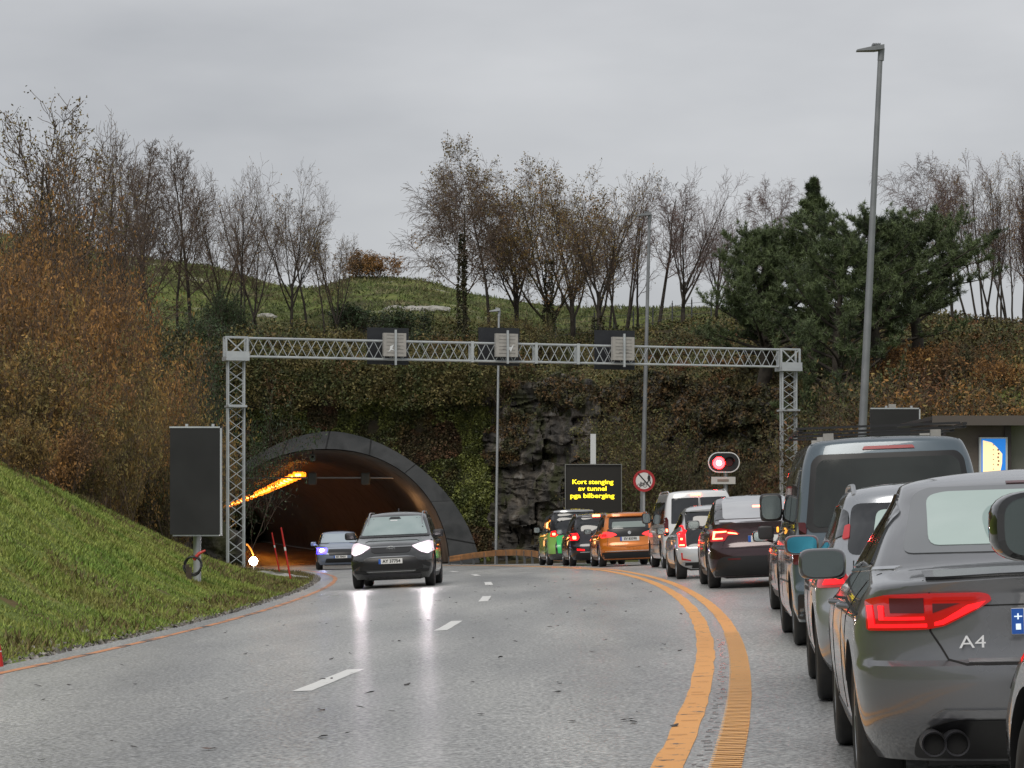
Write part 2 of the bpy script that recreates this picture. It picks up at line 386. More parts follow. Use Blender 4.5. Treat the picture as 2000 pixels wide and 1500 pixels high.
# hillside face round the mouth
V = []; NR = 14; KH = 64
def rect_pt(t):
    # from lower right round the top to lower left
    x0, x1, zt = -17.0, -.2, 9.0
    per = [(x1, -2), (x1, zt), (x0, zt), (x0, -2)]
    ln = [11, 16.8, 11]; s = t*sum(ln)
    for i in range(3):
        if s <= ln[i]+1e-6: f_ = s/ln[i]; return per[i][0]+(per[i+1][0]-per[i][0])*f_, per[i][1]+(per[i+1][1]-per[i][1])*f_
        s -= ln[i]
outr2 = arch(7.05, 6.62, 1.75, KH, 0)
HF = []
for j in range(NR+1):
    f_ = j/NR
    for i in range(KH+1):
        ax, az = outr2[i]; ax -= 8.6; az -= 1.5
        rx, rz = rect_pt(i/KH); rz2 = rz
        x = ax+(rx-ax)*f_; z = az+(rz2-az)*f_
        if j == NR and rz >= 8.9: z = float(TZ(x, _yf(x)+3.0))+.05
        y = 127.0+.33*(z+1.15)+.35*float(fbm(x/2.2, z/2.2, 3, 3, 4))*math.sin(math.pi*min(1, f_*1.2+.05))
        if f_ > .8: y = y*(1-(f_-.8)*5)+(float(_yf(x))+2.9)*(f_-.8)*5 if rz >= 8.9 else y-(f_-.8)*2
        V.append((x, y, z)); HF.append((x, y, z))
Fc = [(j*(KH+1)+i, j*(KH+1)+i+1, (j+1)*(KH+1)+i+1, (j+1)*(KH+1)+i) for j in range(NR) for i in range(KH)]
HILLM = mat('earth_face', (.018, .018, .010), .95, var=((.035, .026, .014), (.024, .03, .012)), vscale=.7, bump=.8, bscale=4)
hf = link('hillside_face', arr_mesh('hillside_face', V, Fc), HILLM, None, 180); hf['kind'] = 'structure'

# sodium lamps along the tunnel roof
LAMPE = mat('sodium_lamp', (1, .5, .1), .4, emit=(1, .20, .008), es=3)
STEEL = mat('galvanised', (.50, .52, .53), .42, metal=.55, var=(.40, .42, .44), vscale=2)
DSTEEL = mat('dark_steel', (.10, .105, .11), .5, metal=.4)
lroot = None
for k in range(30):
    yy = 150+k*5.2 if k < 14 else 150+14*5.2+(k-14)*13
    zt = float(ZR(TCX(yy), yy)); xx = TCX(yy)-.22
    zl = zt+4.95
    if lroot is None:
        lroot = empty('tunnel_lamp', (xx, yy, zl), 0, 'nearest glowing orange lamp at the start of the row under the tunnel roof', 'lamp', 'orange lamps along the tunnel roof')
        MB().box(-.22, .22, -.55, .55, 0, .14).build('housing', DSTEEL, lroot)
        MB().soft((0, 0, -.14), (.36, .75, .16), .5).build('lens', LAMPE, lroot)
        MB().soft((0, -.05, -.17), (.24, .76, .10), .6).build('tube', mat('sodium_core', (1, .8, .3), .4, emit=(1, .56, .09), es=8), lroot)
        MB().box(-.03, .03, -.03, .03, .14, .5).build('bracket', DSTEEL, lroot)
        kids = list(lroot.children); continue
    r = lroot.copy(); COL.objects.link(r); r.location = (xx, yy, zl); r['label'] = 'glowing orange lamp farther inside the tunnel, one of a receding row'
    for c in kids: q = c.copy(); COL.objects.link(q); q.parent = r
for k, (yy, e) in enumerate(((133, 22), (150, 16), (170, 22), (200, 34), (245, 50))):
    ld = bpy.data.lights.new('tunnel_fill', 'POINT'); ld.energy = e; ld.color = (1, .50, .20); ld.shadow_soft_size = .4  # added fill lights carrying the lamp row's glow onto the lining
    lo = bpy.data.objects.new('tunnel_fill', ld); COL.objects.link(lo); lo.location = (TCX(yy)-3.4 if yy > 140 else TCX(yy)+4, yy, float(ZR(TCX(yy), yy))+2.6)
# cross pipe with signal boxes inside the mouth
t = empty('tunnel_signal_bar', (TCX(133), 133, 0), 0, 'thin horizontal pipe with two small boxes across the tunnel mouth', 'signal bar')
zb = HC+(HY-933)*133/F
MB().tube([(-4.6, 0, zb), (3.9, 0, zb)], .045).build('pipe', STEEL, t)
for bx in (-.35, 2.25): MB().soft((bx, -.1, zb-.05), (.22, .18, .3), .3).build('signal_box', mat('grey_box', (.16, .17, .16), .6), t)
for x_ in (-4.6, 3.9): MB().tube([(x_, 0, zb), (x_, 0, zb+1.0)], .03).build('hanger', DSTEEL, t)
t = empty('ceiling_camera', tuple(at(611, 893, 129)), 0, 'small grey camera box under the crown of the tunnel mouth', 'camera')
MB().soft((0, 0, 0), (.14, .22, .17), .3).build('housing', mat('grey_box', (.2, .2, .2)), t)
MB().tube([(0, 0, .1), (0, 0, .5)], .03).build('bracket', DSTEEL, t)
MB().lathe([(0, -.25), (.07, -.25), (.07, -.2)], 12, 'Y').build('eye', mat('black_glass', (.01, .01, .01), .05), t)

# ------------------------------------------------------------------ gantry
WST = mat('light_steel', (.52, .55, .56), .4, metal=.3, var=(.42, .45, .47), vscale=3)
GL = Vector((-8.45, 83, 0)); GR = Vector((9.07, 89, 0)); zt = HC+347*83/F; zbm = HC+311*83/F
ga = empty('sign_gantry', (GL.x, GL.y, 0), 0, 'galvanised lattice gantry spanning all the lanes in front of the tunnel', 'gantry')
ga.rotation_euler.z = math.atan2(GR.y-GL.y, GR.x-GL.x); SP = (GR-GL).length
FR = [0]
def lattice(mb, a, b, wu, wv, U, W_, n, rc=.035, rd=.017):
    """four chords with crossed bracing between a and b"""
    a, b = Vector(a), Vector(b); cs = [(-wu/2, -wv/2), (wu/2, -wv/2), (wu/2, wv/2), (-wu/2, wv/2)]
    P = lambda t, k: a+(b-a)*t+U*cs[k][0]+W_*cs[k][1]
    for k in range(4): mb.tube([P(0, k), P(1, k)], rc, 6)
    for i in range(n):
        for k in range(4):
            k2 = (k+1) % 4
            if k == 0: mb.tube([P(i/n, k), P((i+1)/n, k2)], rd, 4, False); mb.tube([P(i/n, k2), P((i+1)/n, k)], rd, 4, False)
            elif i % 4 == k: mb.tube([P(i/n, k), P((i+1)/n, k2)], rd*.7, 4, False)
    for i in (0, n):
        for k in range(4): mb.tube([P(i/n, k), P(i/n, (k+1) % 4)], rc*.8, 4)
EX, EY, EZ = Vector((1, 0, 0)), Vector((0, 1, 0)), Vector((0, 0, 1))
zc = (zt+zbm)/2; hh = zt-zbm
FR[0] = 0; mb = MB(); lattice(mb, (.38, 0, zc), (SP-.38, 0, zc), hh, .16, EZ, EY, 58, .032, .0125)
mb.build('cross_beam', WST, ga, 40)
for i in (.405, .525, .605):
    q = MB(); x = .38+(SP-.76)*i
    MB().box(x-.045, x+.045, -.15, -.12, zbm-.05, zt+.05).build('splice_plate', WST, ga); MB().box(x-.045, x+.045, .12, .15, zbm-.05, zt+.05).build('splice_plate', WST, ga)
for gx in (0, SP):
    gp = ga.matrix_basis
    wx = GL.lerp(GR, gx/SP); gz = float(TZ(wx.x, wx.y))-.1
    mb = MB(); zm = zbm-.1-(zbm-.1-gz)*.22
    lattice(mb, (gx, 0, gz), (gx, 0, zm), .5, .16, EX, EY, 14, .034, .0135); lattice(mb, (gx, 0, zm+.06), (gx, 0, zbm-.08), .5, .16, EX, EY, 4, .034, .0135)
    mb.box(gx-.29, gx+.29, -.29, .29, zm, zm+.06); mb.build('leg', WST, ga, 40)
    mb = MB(); lattice(mb, (gx, 0, zbm-.02), (gx, 0, zt+.02), .66, .3, EX, EY, 1, .04, .025)
    mb.box(gx-.36, gx+.36, -.3, .3, zbm-.14, zbm-.02); mb.box(gx-.36, gx+.36, -.29, -.26, zbm-.1, zbm+.14)
    mb.build('corner_frame', WST, ga, 40)
    MB().box(gx-.5, gx+.5, -.5, .5, gz-.3, gz+.14).build('footing', CONC, ga)
# lane signals hung on the beam
BLK = mat('black_board', (.012, .014, .018), .55, var=(.02, .022, .026), vscale=3)
LGB = mat('light_cabinet', (.40, .385, .36), .6, var=(.32, .31, .29), vscale=6)
lb = ['leftmost of the three black lane signal boards on the gantry, above the tunnel crown', 'middle black lane signal board on the gantry', 'rightmost black lane signal board on the gantry, lowest beside the lamp post']
for k, (px, pt, pb) in enumerate(((758, 640, 712), (975, 640, 714), (1201, 645, 722))):
    f_ = (px-460)/1080; d = 83+6*f_
    p = at(px, (pt+pb)/2, d+.35); t = empty('lane_signal', p, ga.rotation_euler.z, lb[k], 'signal board', 'lane signals on the gantry')
    hw = 42*d/F; hz = (pb-pt)/2*d/F
    MB().box(-hw, hw, 0, .06, -hz, hz).build('board', BLK, t)
    cw = 22.5*d/F
    q = MB().box(-cw, cw, -.78, -.62, -cw, cw)
    q.build('cabinet', LGB, t)
    q = MB()
    for r_ in range(6):
        z_ = -cw+.1+r_*.11; q.box(-cw*.75, cw*.75, -.786, -.782, z_, z_+.012)
    q.build('vent', mat('vent_dark', (.2, .19, .18)), t)
    # pale star-like wear and dark cross marks on the cabinet back
    st = [(-.16, -.05), (-.04, 0), (-.1, -.12), (.02, -.2), (-.12, -.16), (-.22, -.24), (-.17, -.14)] if k == 0 else [(.05, -.04), (.13, -.06), (.22, .03), (.17, -.1), (.12, -.22), (.08, -.14), (-.02, -.2)]
    if k < 2: flatpoly(st, -.79, .008).build('reflective_mark', mat('white_mark', (.75, .77, .78), .3), t)
    for a_ in (-.1, .12):
        for z_ in (-.05, -.14): MB().box(a_-.05, a_+.05, -.788, -.781, z_, z_+.025).build('bracket', mat('vent_dark', (.2, .19, .18)), t)
    MB().box(-.028, .028, -.87, -.80, -cw-(.22 if k else .28), cw+.10).build('post', WST, t)
    for x_ in (-.17, .17): MB().box(x_-.03, x_+.03, -.62, 0, -.1, .1).build('mounting_arm', DSTEEL, t)

# ------------------------------------------------------------------ boards and signs
DG = mat('dark_grey_panel', (.026, .027, .027), .8, spec=.25, var=(.034, .035, .035), vscale=1.5)
def board(name, px, py0, py1, hwpx, d, pole_px, label, cat, frame=True, polebot=None):
    c_ = at(px, (py0+py1)/2, d); g_ = ground_at(pole_px, d+.15)
    t = empty(name, (c_.x, d, g_.z), 0, label, cat)
    hw = hwpx*d/F; z0 = HC+(HY-py1)*d/F-g_.z; z1 = HC+(HY-py0)*d/F-g_.z
    MB().box(-hw, hw, 0, .22, z0, z1).build('panel', DG if frame else mat('sign_face_black', (.016, .014, .011), .5), t)
    if frame:
        q = MB(); q.box(-hw-.012, hw+.03, -.012, .0, z1, z1+.03).box(hw-.002, hw+.03, -.012, .1, z0-.02, z1+.03)
        q.box(-hw*.9, hw*.95, .02, .2, z0-.03, z0-.003); q.build('frame', WST, t)
        q = MB()
        for fx in (-.35, .7): q.box(hw*fx-.025, hw*fx+.025, .05, .12, z1+.031, z1+.08)
        q.build('lug', WST, t)
    pxx = (pole_px-px)*d/F
    MB().tube([(pxx, .34, -.4), (pxx, .34, z1-.1)], .075, 14).build('post', STEEL, t, 40)
    q = MB()
    for z_ in (z0+.3, z1-.4): q.box(pxx-.2, pxx+.2, .222, .262, z_, z_+.06)
    q.build('clamp', STEEL, t)
    return t
t = board('message_board', 381, 836, 1044, 49, 51.5, 381, 'tall blank dark message board on a grey pole on the grass bank', 'message board')
t = empty('cable_coil', tuple(at(376, 1106, 51.15)), 0, 'loop of black cable hanging round the foot of the message board pole', 'cable')
q = MB(); q.tube([(.17*math.cos(a_), .02*math.sin(3*a_), .18*math.sin(a_)) for a_ in np.linspace(0, 6.4, 26)], .016, 6)
q.tube([(.155*math.cos(a_)+.01, .05+.02*math.sin(3*a_), .165*math.sin(a_)+.02) for a_ in np.linspace(0, 6.28, 26)], .022, 6); q.build('loop', mat('black_rubber', (.02, .02, .02), .5), t, 60)
q = MB(); q.tube([(.02, .03, .12), (.12, .03, .24), (.24, .03, .30)], [.035, .032, .02], 6); q.build('red_sleeve', mat('red_plastic', (.45, .03, .02), .4), t, 60)
g_ = ground_at(371, 51.0)
t = empty('wooden_post', tuple(g_), 0, 'short dark wooden stump beside the message board pole', 'post')
MB().box(-.07, .03, -.05, .05, -.3, .28).box(-.075, -.01, -.055, .0, .28, .33).build('stump', mat('old_wood', (.05, .035, .025), .8, var=(.08, .06, .04), vscale=9), t)

# lit text sign
d = 100
t = board('text_sign', 1159, 908, 1000, 54, d, 1159, 'black message sign with glowing yellow Norwegian text below the rock face', 'message sign', frame=False)
z0 = t.location.z
YT = mat('yellow_leds', (1, .8, .05), .5, emit=(1, .74, .01), es=1.5)
for s_, px, py, wpx, lab in (('Kort stenging', 1158, 941.5, 80, 'top line of yellow text'), ('av tunnel', 1157, 954.5, 55, 'middle line of yellow text'), ('pga bilberging', 1157, 968.5, 86, 'bottom line of yellow text')):
    me = text_mesh(s_, .235, (0, 0, 0), bold=.004)
    co = np.array([v.co[:] for v in me.vertices]); wd = np.ptp(co[:, 0]); k_ = wpx*d/F/wd
    xc = (co[:, 0].min()+co[:, 0].max())/2
    for v in me.vertices: v.co = ((v.co.x-xc)*k_+(px-1159)*d/F, -.012, v.co.z*1.0+HC+(HY-py)*d/F-z0)
    o = link('text_line', me, YT, t); o['label'] = lab
q = MB(); hw = 54*d/F; za, zc_ = HC+(HY-908)*d/F-z0, HC+(HY-1000)*d/F-z0
q.box(-hw-.03, -hw, -.06, .2, zc_, za+.03).box(hw, hw+.03, -.06, .2, zc_, za+.03).box(-hw, hw, -.06, .2, za, za+.03); q.build('frame', mat('dull_steel', (.2, .2, .19), .5, metal=.4), t)
pq = MB().box(-.1, .1, .3, .42, za-.1, HC+(HY-847)*d/F-z0); pq.build('mast', mat('pale_steel', (.6, .62, .62), .4), t)

# round prohibition sign
d = 84; p = at(1258, 939, d); g_ = ground_at(1258, d)
t = empty('prohibition_sign', (p.x, d, g_.z), 0, 'round red rimmed sign barring walkers and cyclists, on a pole beside the queue', 'road sign')
zc_ = p.z-g_.z
def disc(r0, r1, y, th, n=40):
    return MB().lathe([(r0, y), (r1, y), (r1, y+th), (r0, y+th), (r0, y)], n, 'Y')
def shift(mb, dx, dz): mb.v = [(x+dx, y, z+dz) for x, y, z in mb.v]; return mb
rad = 21.5*d/F
shift(disc(rad*.76, rad, 0, .02), 0, zc_).build('rim', mat('sign_red', (.36, .02, .025), .45), t)
shift(disc(0, rad*.77, .004, .012), 0, zc_).build('face', mat('sign_white', (.62, .62, .61), .4), t)
q = MB(); q.add([(-rad*.58, -.004, zc_+rad*.62), (-rad*.50, -.004, zc_+rad*.70), (rad*.62, -.004, zc_-rad*.56), (rad*.54, -.004, zc_-rad*.64)], [(0, 1, 2, 3)]); BK = mat('sign_black', (.015, .015, .015), .5); q.build('slash', BK, t)
wk = MB()
for poly in ([(.10, .20), (.13, .22), (.16, .20), (.15, .15), (.11, .15)], [(.10, .14), (.17, .14), (.18, .02), (.15, -.03), (.10, -.02), (.08, .05)], [(.10, -.02), (.14, -.02), (.09, -.12), (.05, -.12)], [(.14, -.02), (.17, -.01), (.2, -.12), (.16, -.12)]):
    n0 = len(poly); wk.add([(x*rad/.34+.02, .002, zc_+(z+.03)*rad/.34) for x, z in poly], [tuple(range(n0))])
wk.build('walker_symbol', BK, t)
bk = MB()
for cx_ in (-.15, .03):
    bk.add([((cx_+r_*math.cos(a_))*rad/.34-.0, .002, zc_+(-.15+r_*math.sin(a_))*rad/.34) for r_ in (.062, .045) for a_ in np.linspace(0, 2*math.pi, 17)[:-1]], [(i, (i+1) % 16, 16+(i+1) % 16, 16+i) for i in range(16)])
for a_, b_ in (((-.15, -.15), (-.10, -.07)), ((-.10, -.07), (.0, -.07)), ((.0, -.07), (.03, -.15)), ((-.10, -.07), (-.06, -.15)), ((-.06, -.15), (.0, -.07)), ((-.15, -.15), (-.06, -.15)), ((0, -.07), (.02, -.03)), ((-.12, -.045), (-.08, -.045))):
    bk.tube([(a_[0]*rad/.34, .0, zc_+a_[1]*rad/.34), (b_[0]*rad/.34, .0, zc_+b_[1]*rad/.34)], .014, 4)
bk.build('bicycle_symbol', mat('symbol_grey', (.1, .1, .1), .5), t)
MB().tube([(0, .09, -.3), (0, .09, zc_+rad)], .04, 12).build('post', STEEL, t, 40)

# red stop signal
d = 90; p = at(1414, 903, d); g_ = ground_at(1414, d)
t = empty('stop_signal', (p.x, d, g_.z), 0, 'oval black signal head with a bright red lamp lit on its left', 'traffic signal')
zc_ = p.z-g_.z; hw, hz = 31*d/F, 20*d/F
def stadium(hw, hz, n=14):
    return [(hw-hz+hz*math.sin(a_), hz*math.cos(a_)) for a_ in np.linspace(0, math.pi, n)]+[(-hw+hz-hz*math.sin(a_), -hz*math.cos(a_)) for a_ in np.linspace(0, math.pi, n)]
o_ = stadium(hw, hz); i_ = stadium(hw-.032, hz-.032)
flatpoly([(x, z+zc_) for x, z in i_], 0, .12).build('backboard', mat('signal_black', (.02, .02, .022), .6), t)
q = MB(); n0 = len(o_); q.add([(x, -.01, z+zc_) for x, z in o_]+[(x, -.01, z+zc_) for x, z in i_]+[(x, .13, z+zc_) for x, z in o_], [(i, (i+1) % n0, n0+(i+1) % n0, n0+i) for i in range(n0)]+[(i, (i+1) % n0, 2*n0+(i+1) % n0, 2*n0+i) for i in range(n0)])
q.build('white_rim', mat('rim_white', (.8, .8, .8), .4), t)
RL = mat('red_signal_lamp', (1, .1, .1), .4, emit=(1, .01, .012), es=30)
lp = MB().lathe([(0, -.07), (.10, -.065), (.17, -.04), (.20, 0)], 24, 'Y'); shift(lp, (1404-1414)*d/F, zc_-.02).build('lit_lamp', RL, t, 40)
q = MB().lathe([(0, -.085), (.05, -.084), (.085, -.07)], 20, 'Y'); shift(q, (1404-1414)*d/F, zc_-.02).build('lamp_core', mat('signal_core', (1, .7, .7), .4, emit=(1, .55, .5), es=20), t, 40)
q = shift(MB().lathe([(0, -.02), (.12, -.02), (.14, 0)], 24, 'Y'), .17, zc_); q.build('unlit_lamp', mat('dark_red_lens', (.08, .01, .012), .2), t, 40)
for dx in ((1404-1414)*d/F, .17):
    q = MB(); q.add([(dx+.185*math.cos(a_), yy, zc_+.185*math.sin(a_)) for yy in (0, -.2) for a_ in np.linspace(.1, 3.04, 14)], [(i, i+1, 15+i, 14+i) for i in range(13)]); q.build('hood', mat('signal_black', (.02, .02, .02)), t, 60)
MB().tube([(.08, .2, -.3), (.08, .2, zc_)], .075, 12).build('post', STEEL, t, 40)
q = MB().box(-.42, .38, -.0, .05, zc_-hz-.38, zc_-hz-.14); q.build('sub_plate', mat('pale_plate', (.55, .55, .53), .5), t)
MB().box(-.22, .16, -.008, -.002, zc_-hz-.30, zc_-hz-.22).build('plate_mark', mat('mark_brown', (.25, .2, .17)), t)

# street lamps
def street_lamp(px_b, py_b, px_t, py_t, d, r0, r1, head, label, arm=1, hcol=STEEL):
    g_ = ground_at(px_b, d); b_ = at(px_b, py_b, d); tp = at(px_t, py_t, d)
    dirv = (tp-b_); foot = b_+dirv*((g_.z-b_.z)/dirv.z)
    t = empty('street_lamp', tuple(foot), 0, label, 'street lamp')
    top = tp-foot
    MB().tube([Vector((0, 0, -.3))]+[top*q for q in (0, .33, .66, 1)], [r0, r0, r0*.67+r1*.33, r0*.33+r1*.67, r1], 16).build('pole', hcol, t, 40)
    L_h = head
    q = MB(); q.add([(top.x+x*L_h, top.y+y*.16, top.z+z) for x, y, z in ((.12, -1, .0), (.12, 1, 0), (.12, 1, .1), (.12, -1, .1), (-.25, -1, -.03), (-.25, 1, -.03), (-.25, 1, .07), (-.25, -1, .07), (-1, -.7, -.04), (-1, .7, -.04), (-1, .7, -.01), (-1, -.7, -.01))],
        [(0, 1, 2, 3), (0, 4, 5, 1), (1, 5, 6, 2), (2, 6, 7, 3), (3, 7, 4, 0), (4, 8, 9, 5), (5, 9, 10, 6), (6, 10, 11, 7), (7, 11, 8, 4), (8, 11, 10, 9)])
    h_ = q.build('lamp_head', hcol, t)
    q = MB()
    for k in range(5): q.box(top.x-L_h*(.05+.07*k)-.01, top.x-L_h*(.05+.07*k)+.01, top.y-.14, top.y+.14, top.z+.08, top.z+.13)
    q.build('cooling_fin', hcol, h_)
    MB().tube([(top.x, top.y, top.z-.25), (top.x+.02, top.y, top.z+.03)], r1*1.35, 12).build('collar', hcol, t, 40)
    return t
PG = mat('lamp_post_grey', (.25, .26, .27), .45, metal=.4, var=(.19, .20, .21), vscale=2)
street_lamp(1685, 830, 1720, 97, 62, .11, .055, .55, 'tallest grey street lamp, dark against the sky behind the van', hcol=PG)
street_lamp(1257, 900, 1268.5, 420, 97, .10, .05, .5, 'slim street lamp standing behind the round sign', hcol=PG)
street_lamp(969, 1070, 974.5, 607, 118, .07, .045, .42, 'thin distant lamp post rising past the middle lane signal', hcol=STEEL)

# message board behind the van, back right
t = board('message_board', 1748, 799, 900, 47, 64, 1748, 'dark message board with a pale box on top, behind the grey van', 'message board')
zt_ = HC+(HY-799)*64/F-t.location.z; MB().box(-.13, .03, .05, .2, zt_+.031, zt_+.12).build('sensor_box', LGB, t)

# utility building on the right
BW = mat('brown_cladding', (.10, .08, .07), .75, var=(.14, .12, .10), vscale=1.2, bump=.2, bscale=5)
GW = mat('grey_render', (.26, .26, .23), .8, var=(.20, .20, .18), vscale=1.0)
d = 52; x0, x1 = (1838-1000)*d/F, (2080-1000)*d/F+2.5; gz = float(TZ(9.0, d))-.2; zr = HC+(HY-822)*d/F
t = empty('kiosk_building', ((1838-1000)*d/F, d, gz), 0, 'low flat roofed brown building behind the van with an overhanging dark roof', 'building')
xs_ = (1972-1000)*d/F-(1838-1000)*d/F
MB().box(0, xs_, 0, 4, 0, zr-gz).build('wall', BW, t)
MB().box(xs_+.005, xs_+3.2, .25, 4, 0, zr-gz-.01).build('side_wall', GW, t)
q = MB(); q.box(-.25, xs_+3.4, -.45, 4.2, zr-gz+.0, zr-gz+.07); q.build('roof', mat('roof_dark', (.03, .03, .032), .5), t)
MB().box(-.24, xs_+3.39, -.47, -.43, zr-gz-.10, zr-gz+.085).build('fascia', mat('fascia_brown', (.09, .075, .065), .6), t)
q = MB(); q.box(-.1, .05, -.3, -.2, 0, zr-gz); q.box(xs_-.1, xs_+.02, -.06, -.005, 0, zr-gz-.1); pass
for q in (MB().box(-.1, .05, -.3, -.2, 0, zr-gz), MB().box(xs_-.1, xs_+.02, -.06, -.005, 0, zr-gz-.1)): q.build('corner_trim', mat('trim_dark', (.05, .04, .04), .6), t)
# lit poster
p0 = at(1916, 912, d-.12); p1 = at(1966, 857, d-.12); wv_ = p1.x-p0.x
t = empty('poster_box', (p0.x, d-.12, p0.z-.55), 0, 'lit blue and cream poster in a pale frame on the brown building', 'poster')
H2 = p1.z-p0.z+.55
MB().box(-.03, wv_+.02, .0, .1, -.35, H2+.03).build('case', mat('pale_frame', (.55, .6, .62), .4), t)
MB().box(.01, wv_-.02, -.006, -.001, -.3, H2).build('blue_sheet', mat('poster_blue', (.02, .16, .5), .4, emit=(.01, .16, .55), es=.7), t)
cr = [(.035, -.25), (.26, -.25), (.30, .1), (.38, .52), (.40, .62), (.405, .80), (.30, .93), (.20, 1.02), (.035, 1.06)]
cr = [(x*wv_/.49, z*H2/1.09) for x, z in cr]
flatpoly(cr, -.012, .004).build('cream_panel', mat('poster_cream', (.85, .66, .38), .4, emit=(1, .72, .38), es=.75), t)
q = MB()
for k in range(6): q.box(.225*wv_/.49, .245*wv_/.49, -.018, -.014, H2*(.46+.085*k), H2*(.475+.085*k))
for k in range(5): q.box((.31+.01*(k % 2))*wv_/.49, (.34+.01*(k % 2))*wv_/.49, -.018, -.014, H2*(.53+.065*k), H2*(.56+.065*k))
q.build('small_print', mat('print_brown', (.3, .12, .05)), t)

# guardrail
t = empty('guardrail', (0, 112, -.8), 0, 'brown orange guardrail between the tunnel mouth and the queue', 'guardrail')
pts = [(at(px, py, d_)-Vector((0, 112, -.8))) for px, py, d_ in ((878, 1092, 121), (925, 1085, 119), (970, 1080, 116), (1010, 1079, 113), (1040, 1081, 110), (1075, 1088, 107), (1120, 1092, 104))]
q = MB(); hgt = .26; V = []
for p_ in pts: V += [(p_.x, p_.y, p_.z-hgt*.5), (p_.x, p_.y-.05, p_.z-hgt*.3), (p_.x, p_.y, p_.z), (p_.x, p_.y-.05, p_.z+hgt*.3), (p_.x, p_.y, p_.z+hgt*.5), (p_.x, p_.y+.04, p_.z+hgt*.5), (p_.x, p_.y+.04, p_.z-hgt*.5)]
q.add(V, [(i*7+k, i*7+(k+1) % 7, (i+1)*7+(k+1) % 7, (i+1)*7+k) for i in range(len(pts)-1) for k in range(7)])
q.build('rail', mat('rail_brown', (.42, .20, .08), .45, var=(.25, .13, .06), vscale=2.5), t, 30)  # rail base is brown orange, varied by noise
for i in range(len(pts)-1):
    for f_ in (0, .5):
        p_ = pts[i].lerp(pts[i+1], f_); MB().box(p_.x-.05, p_.x+.05, p_.y+.045, p_.y+.12, -.5, p_.z+.1).build('post', DSTEEL, t)

# snow poles and work lamp by the road edge
PR = mat('pole_red', (.5, .025, .02), .45); PWH = mat('pole_white', (.7, .7, .68), .4)
for (pb, yb, ptp, ytp, d, lab) in ((571, 1150, 549, 1030, 72, 'leaning red marker pole with a white band by the tunnel approach'), (546, 1118, 531, 1040, 92, 'fainter farther red marker pole left of the leaning one'), (2, 1300, -4, 1255, 27.5, 'red marker pole at the near end of the grass verge')):
    b_ = at(pb, yb, d); tp = at(ptp, ytp, d)
    if pb == 2: tp = b_+Vector((-.03, 0, .22))
    t = empty('marker_pole', tuple(b_), 0, lab, 'marker pole', 'red marker poles along the verge'); dv = tp-b_
    MB().tube([dv*-.05, dv*.62], .026, 8).build('lower_pole', PR, t, 40)
    MB().tube([dv*.62, dv*.68], .027, 8).build('white_band', PWH, t, 40)
    MB().tube([dv*.68, dv], [.026, .02], 8).build('upper_pole', PR, t, 40)
d = 95; p = at(495, 1096, d); g_ = ground_at(495, d)
t = empty('work_lamp', tuple(g_), 0, 'dazzling white work lamp near the gantry foot with an orange bent arm', 'work lamp'); zz = p.z-g_.z
q = MB().lathe([(0, -.14), (.09, -.12), (.14, -.05), (.15, .0), (.1, .12), (0, .14)], 20, 'Y'); shift(q, 0, zz).build('lamp_glass', mat('work_lamp_glow', (1, 1, 1), .4, emit=(1, .80, .62), es=45), t, 40)
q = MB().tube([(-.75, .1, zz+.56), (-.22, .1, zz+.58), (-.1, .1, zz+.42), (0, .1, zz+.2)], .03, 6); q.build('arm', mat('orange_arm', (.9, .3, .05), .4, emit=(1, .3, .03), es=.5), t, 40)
for x_, h_ in ((-.75, zz+.58), (0, zz)): MB().tube([(x_, .12, 0), (x_, .12, h_)], .035, 6).build('stand', DSTEEL, t, 40)

# ------------------------------------------------------------------ vehicles
GLS = mat('tinted_glass', (.012, .014, .016), .06, spec=.6, coat=.6)
RUB = mat('tyre_rubber', (.012, .012, .013), .62, var=(.022, .022, .022), vscale=9)
ALU = mat('alloy', (.42, .43, .44), .28, metal=.8)
ALUD = mat('dark_alloy', (.10, .10, .11), .3, metal=.7)
TRIM = mat('black_trim', (.014, .014, .015), .42)
SEAM = mat('panel_gap', (.004, .004, .004), .8)
CHR = mat('chrome', (.7, .71, .72), .12, metal=1)
RED = mat('brake_lens', (.28, .003, .005), .12, coat=.8, emit=(1, .004, .008), es=.16)
REDH = mat('brake_lens_lit', (.3, .004, .006), .2, emit=(1, .008, .012), es=1.5)
REDC = mat('brake_core', (1, .25, .15), .2, emit=(1, .10, .04), es=14)
REDD = mat('dark_red_lens', (.16, .006, .01), .12, coat=.5)
PLW = mat('plate_white', (.72, .72, .70), .4); PLB = mat('plate_blue', (.02, .10, .42), .4); PLK = mat('plate_black', (.01, .01, .01), .5)
MIRG = mat('mirror_glass', (.30, .34, .34), .07, metal=.85)
MIRB = mat('blue_mirror_glass', (.06, .33, .46), .08, metal=.7)
def paint(name, c, metal=.35, rough=.3): return mat(name, c, rough, metal=metal, coat=1, rvar=.04)

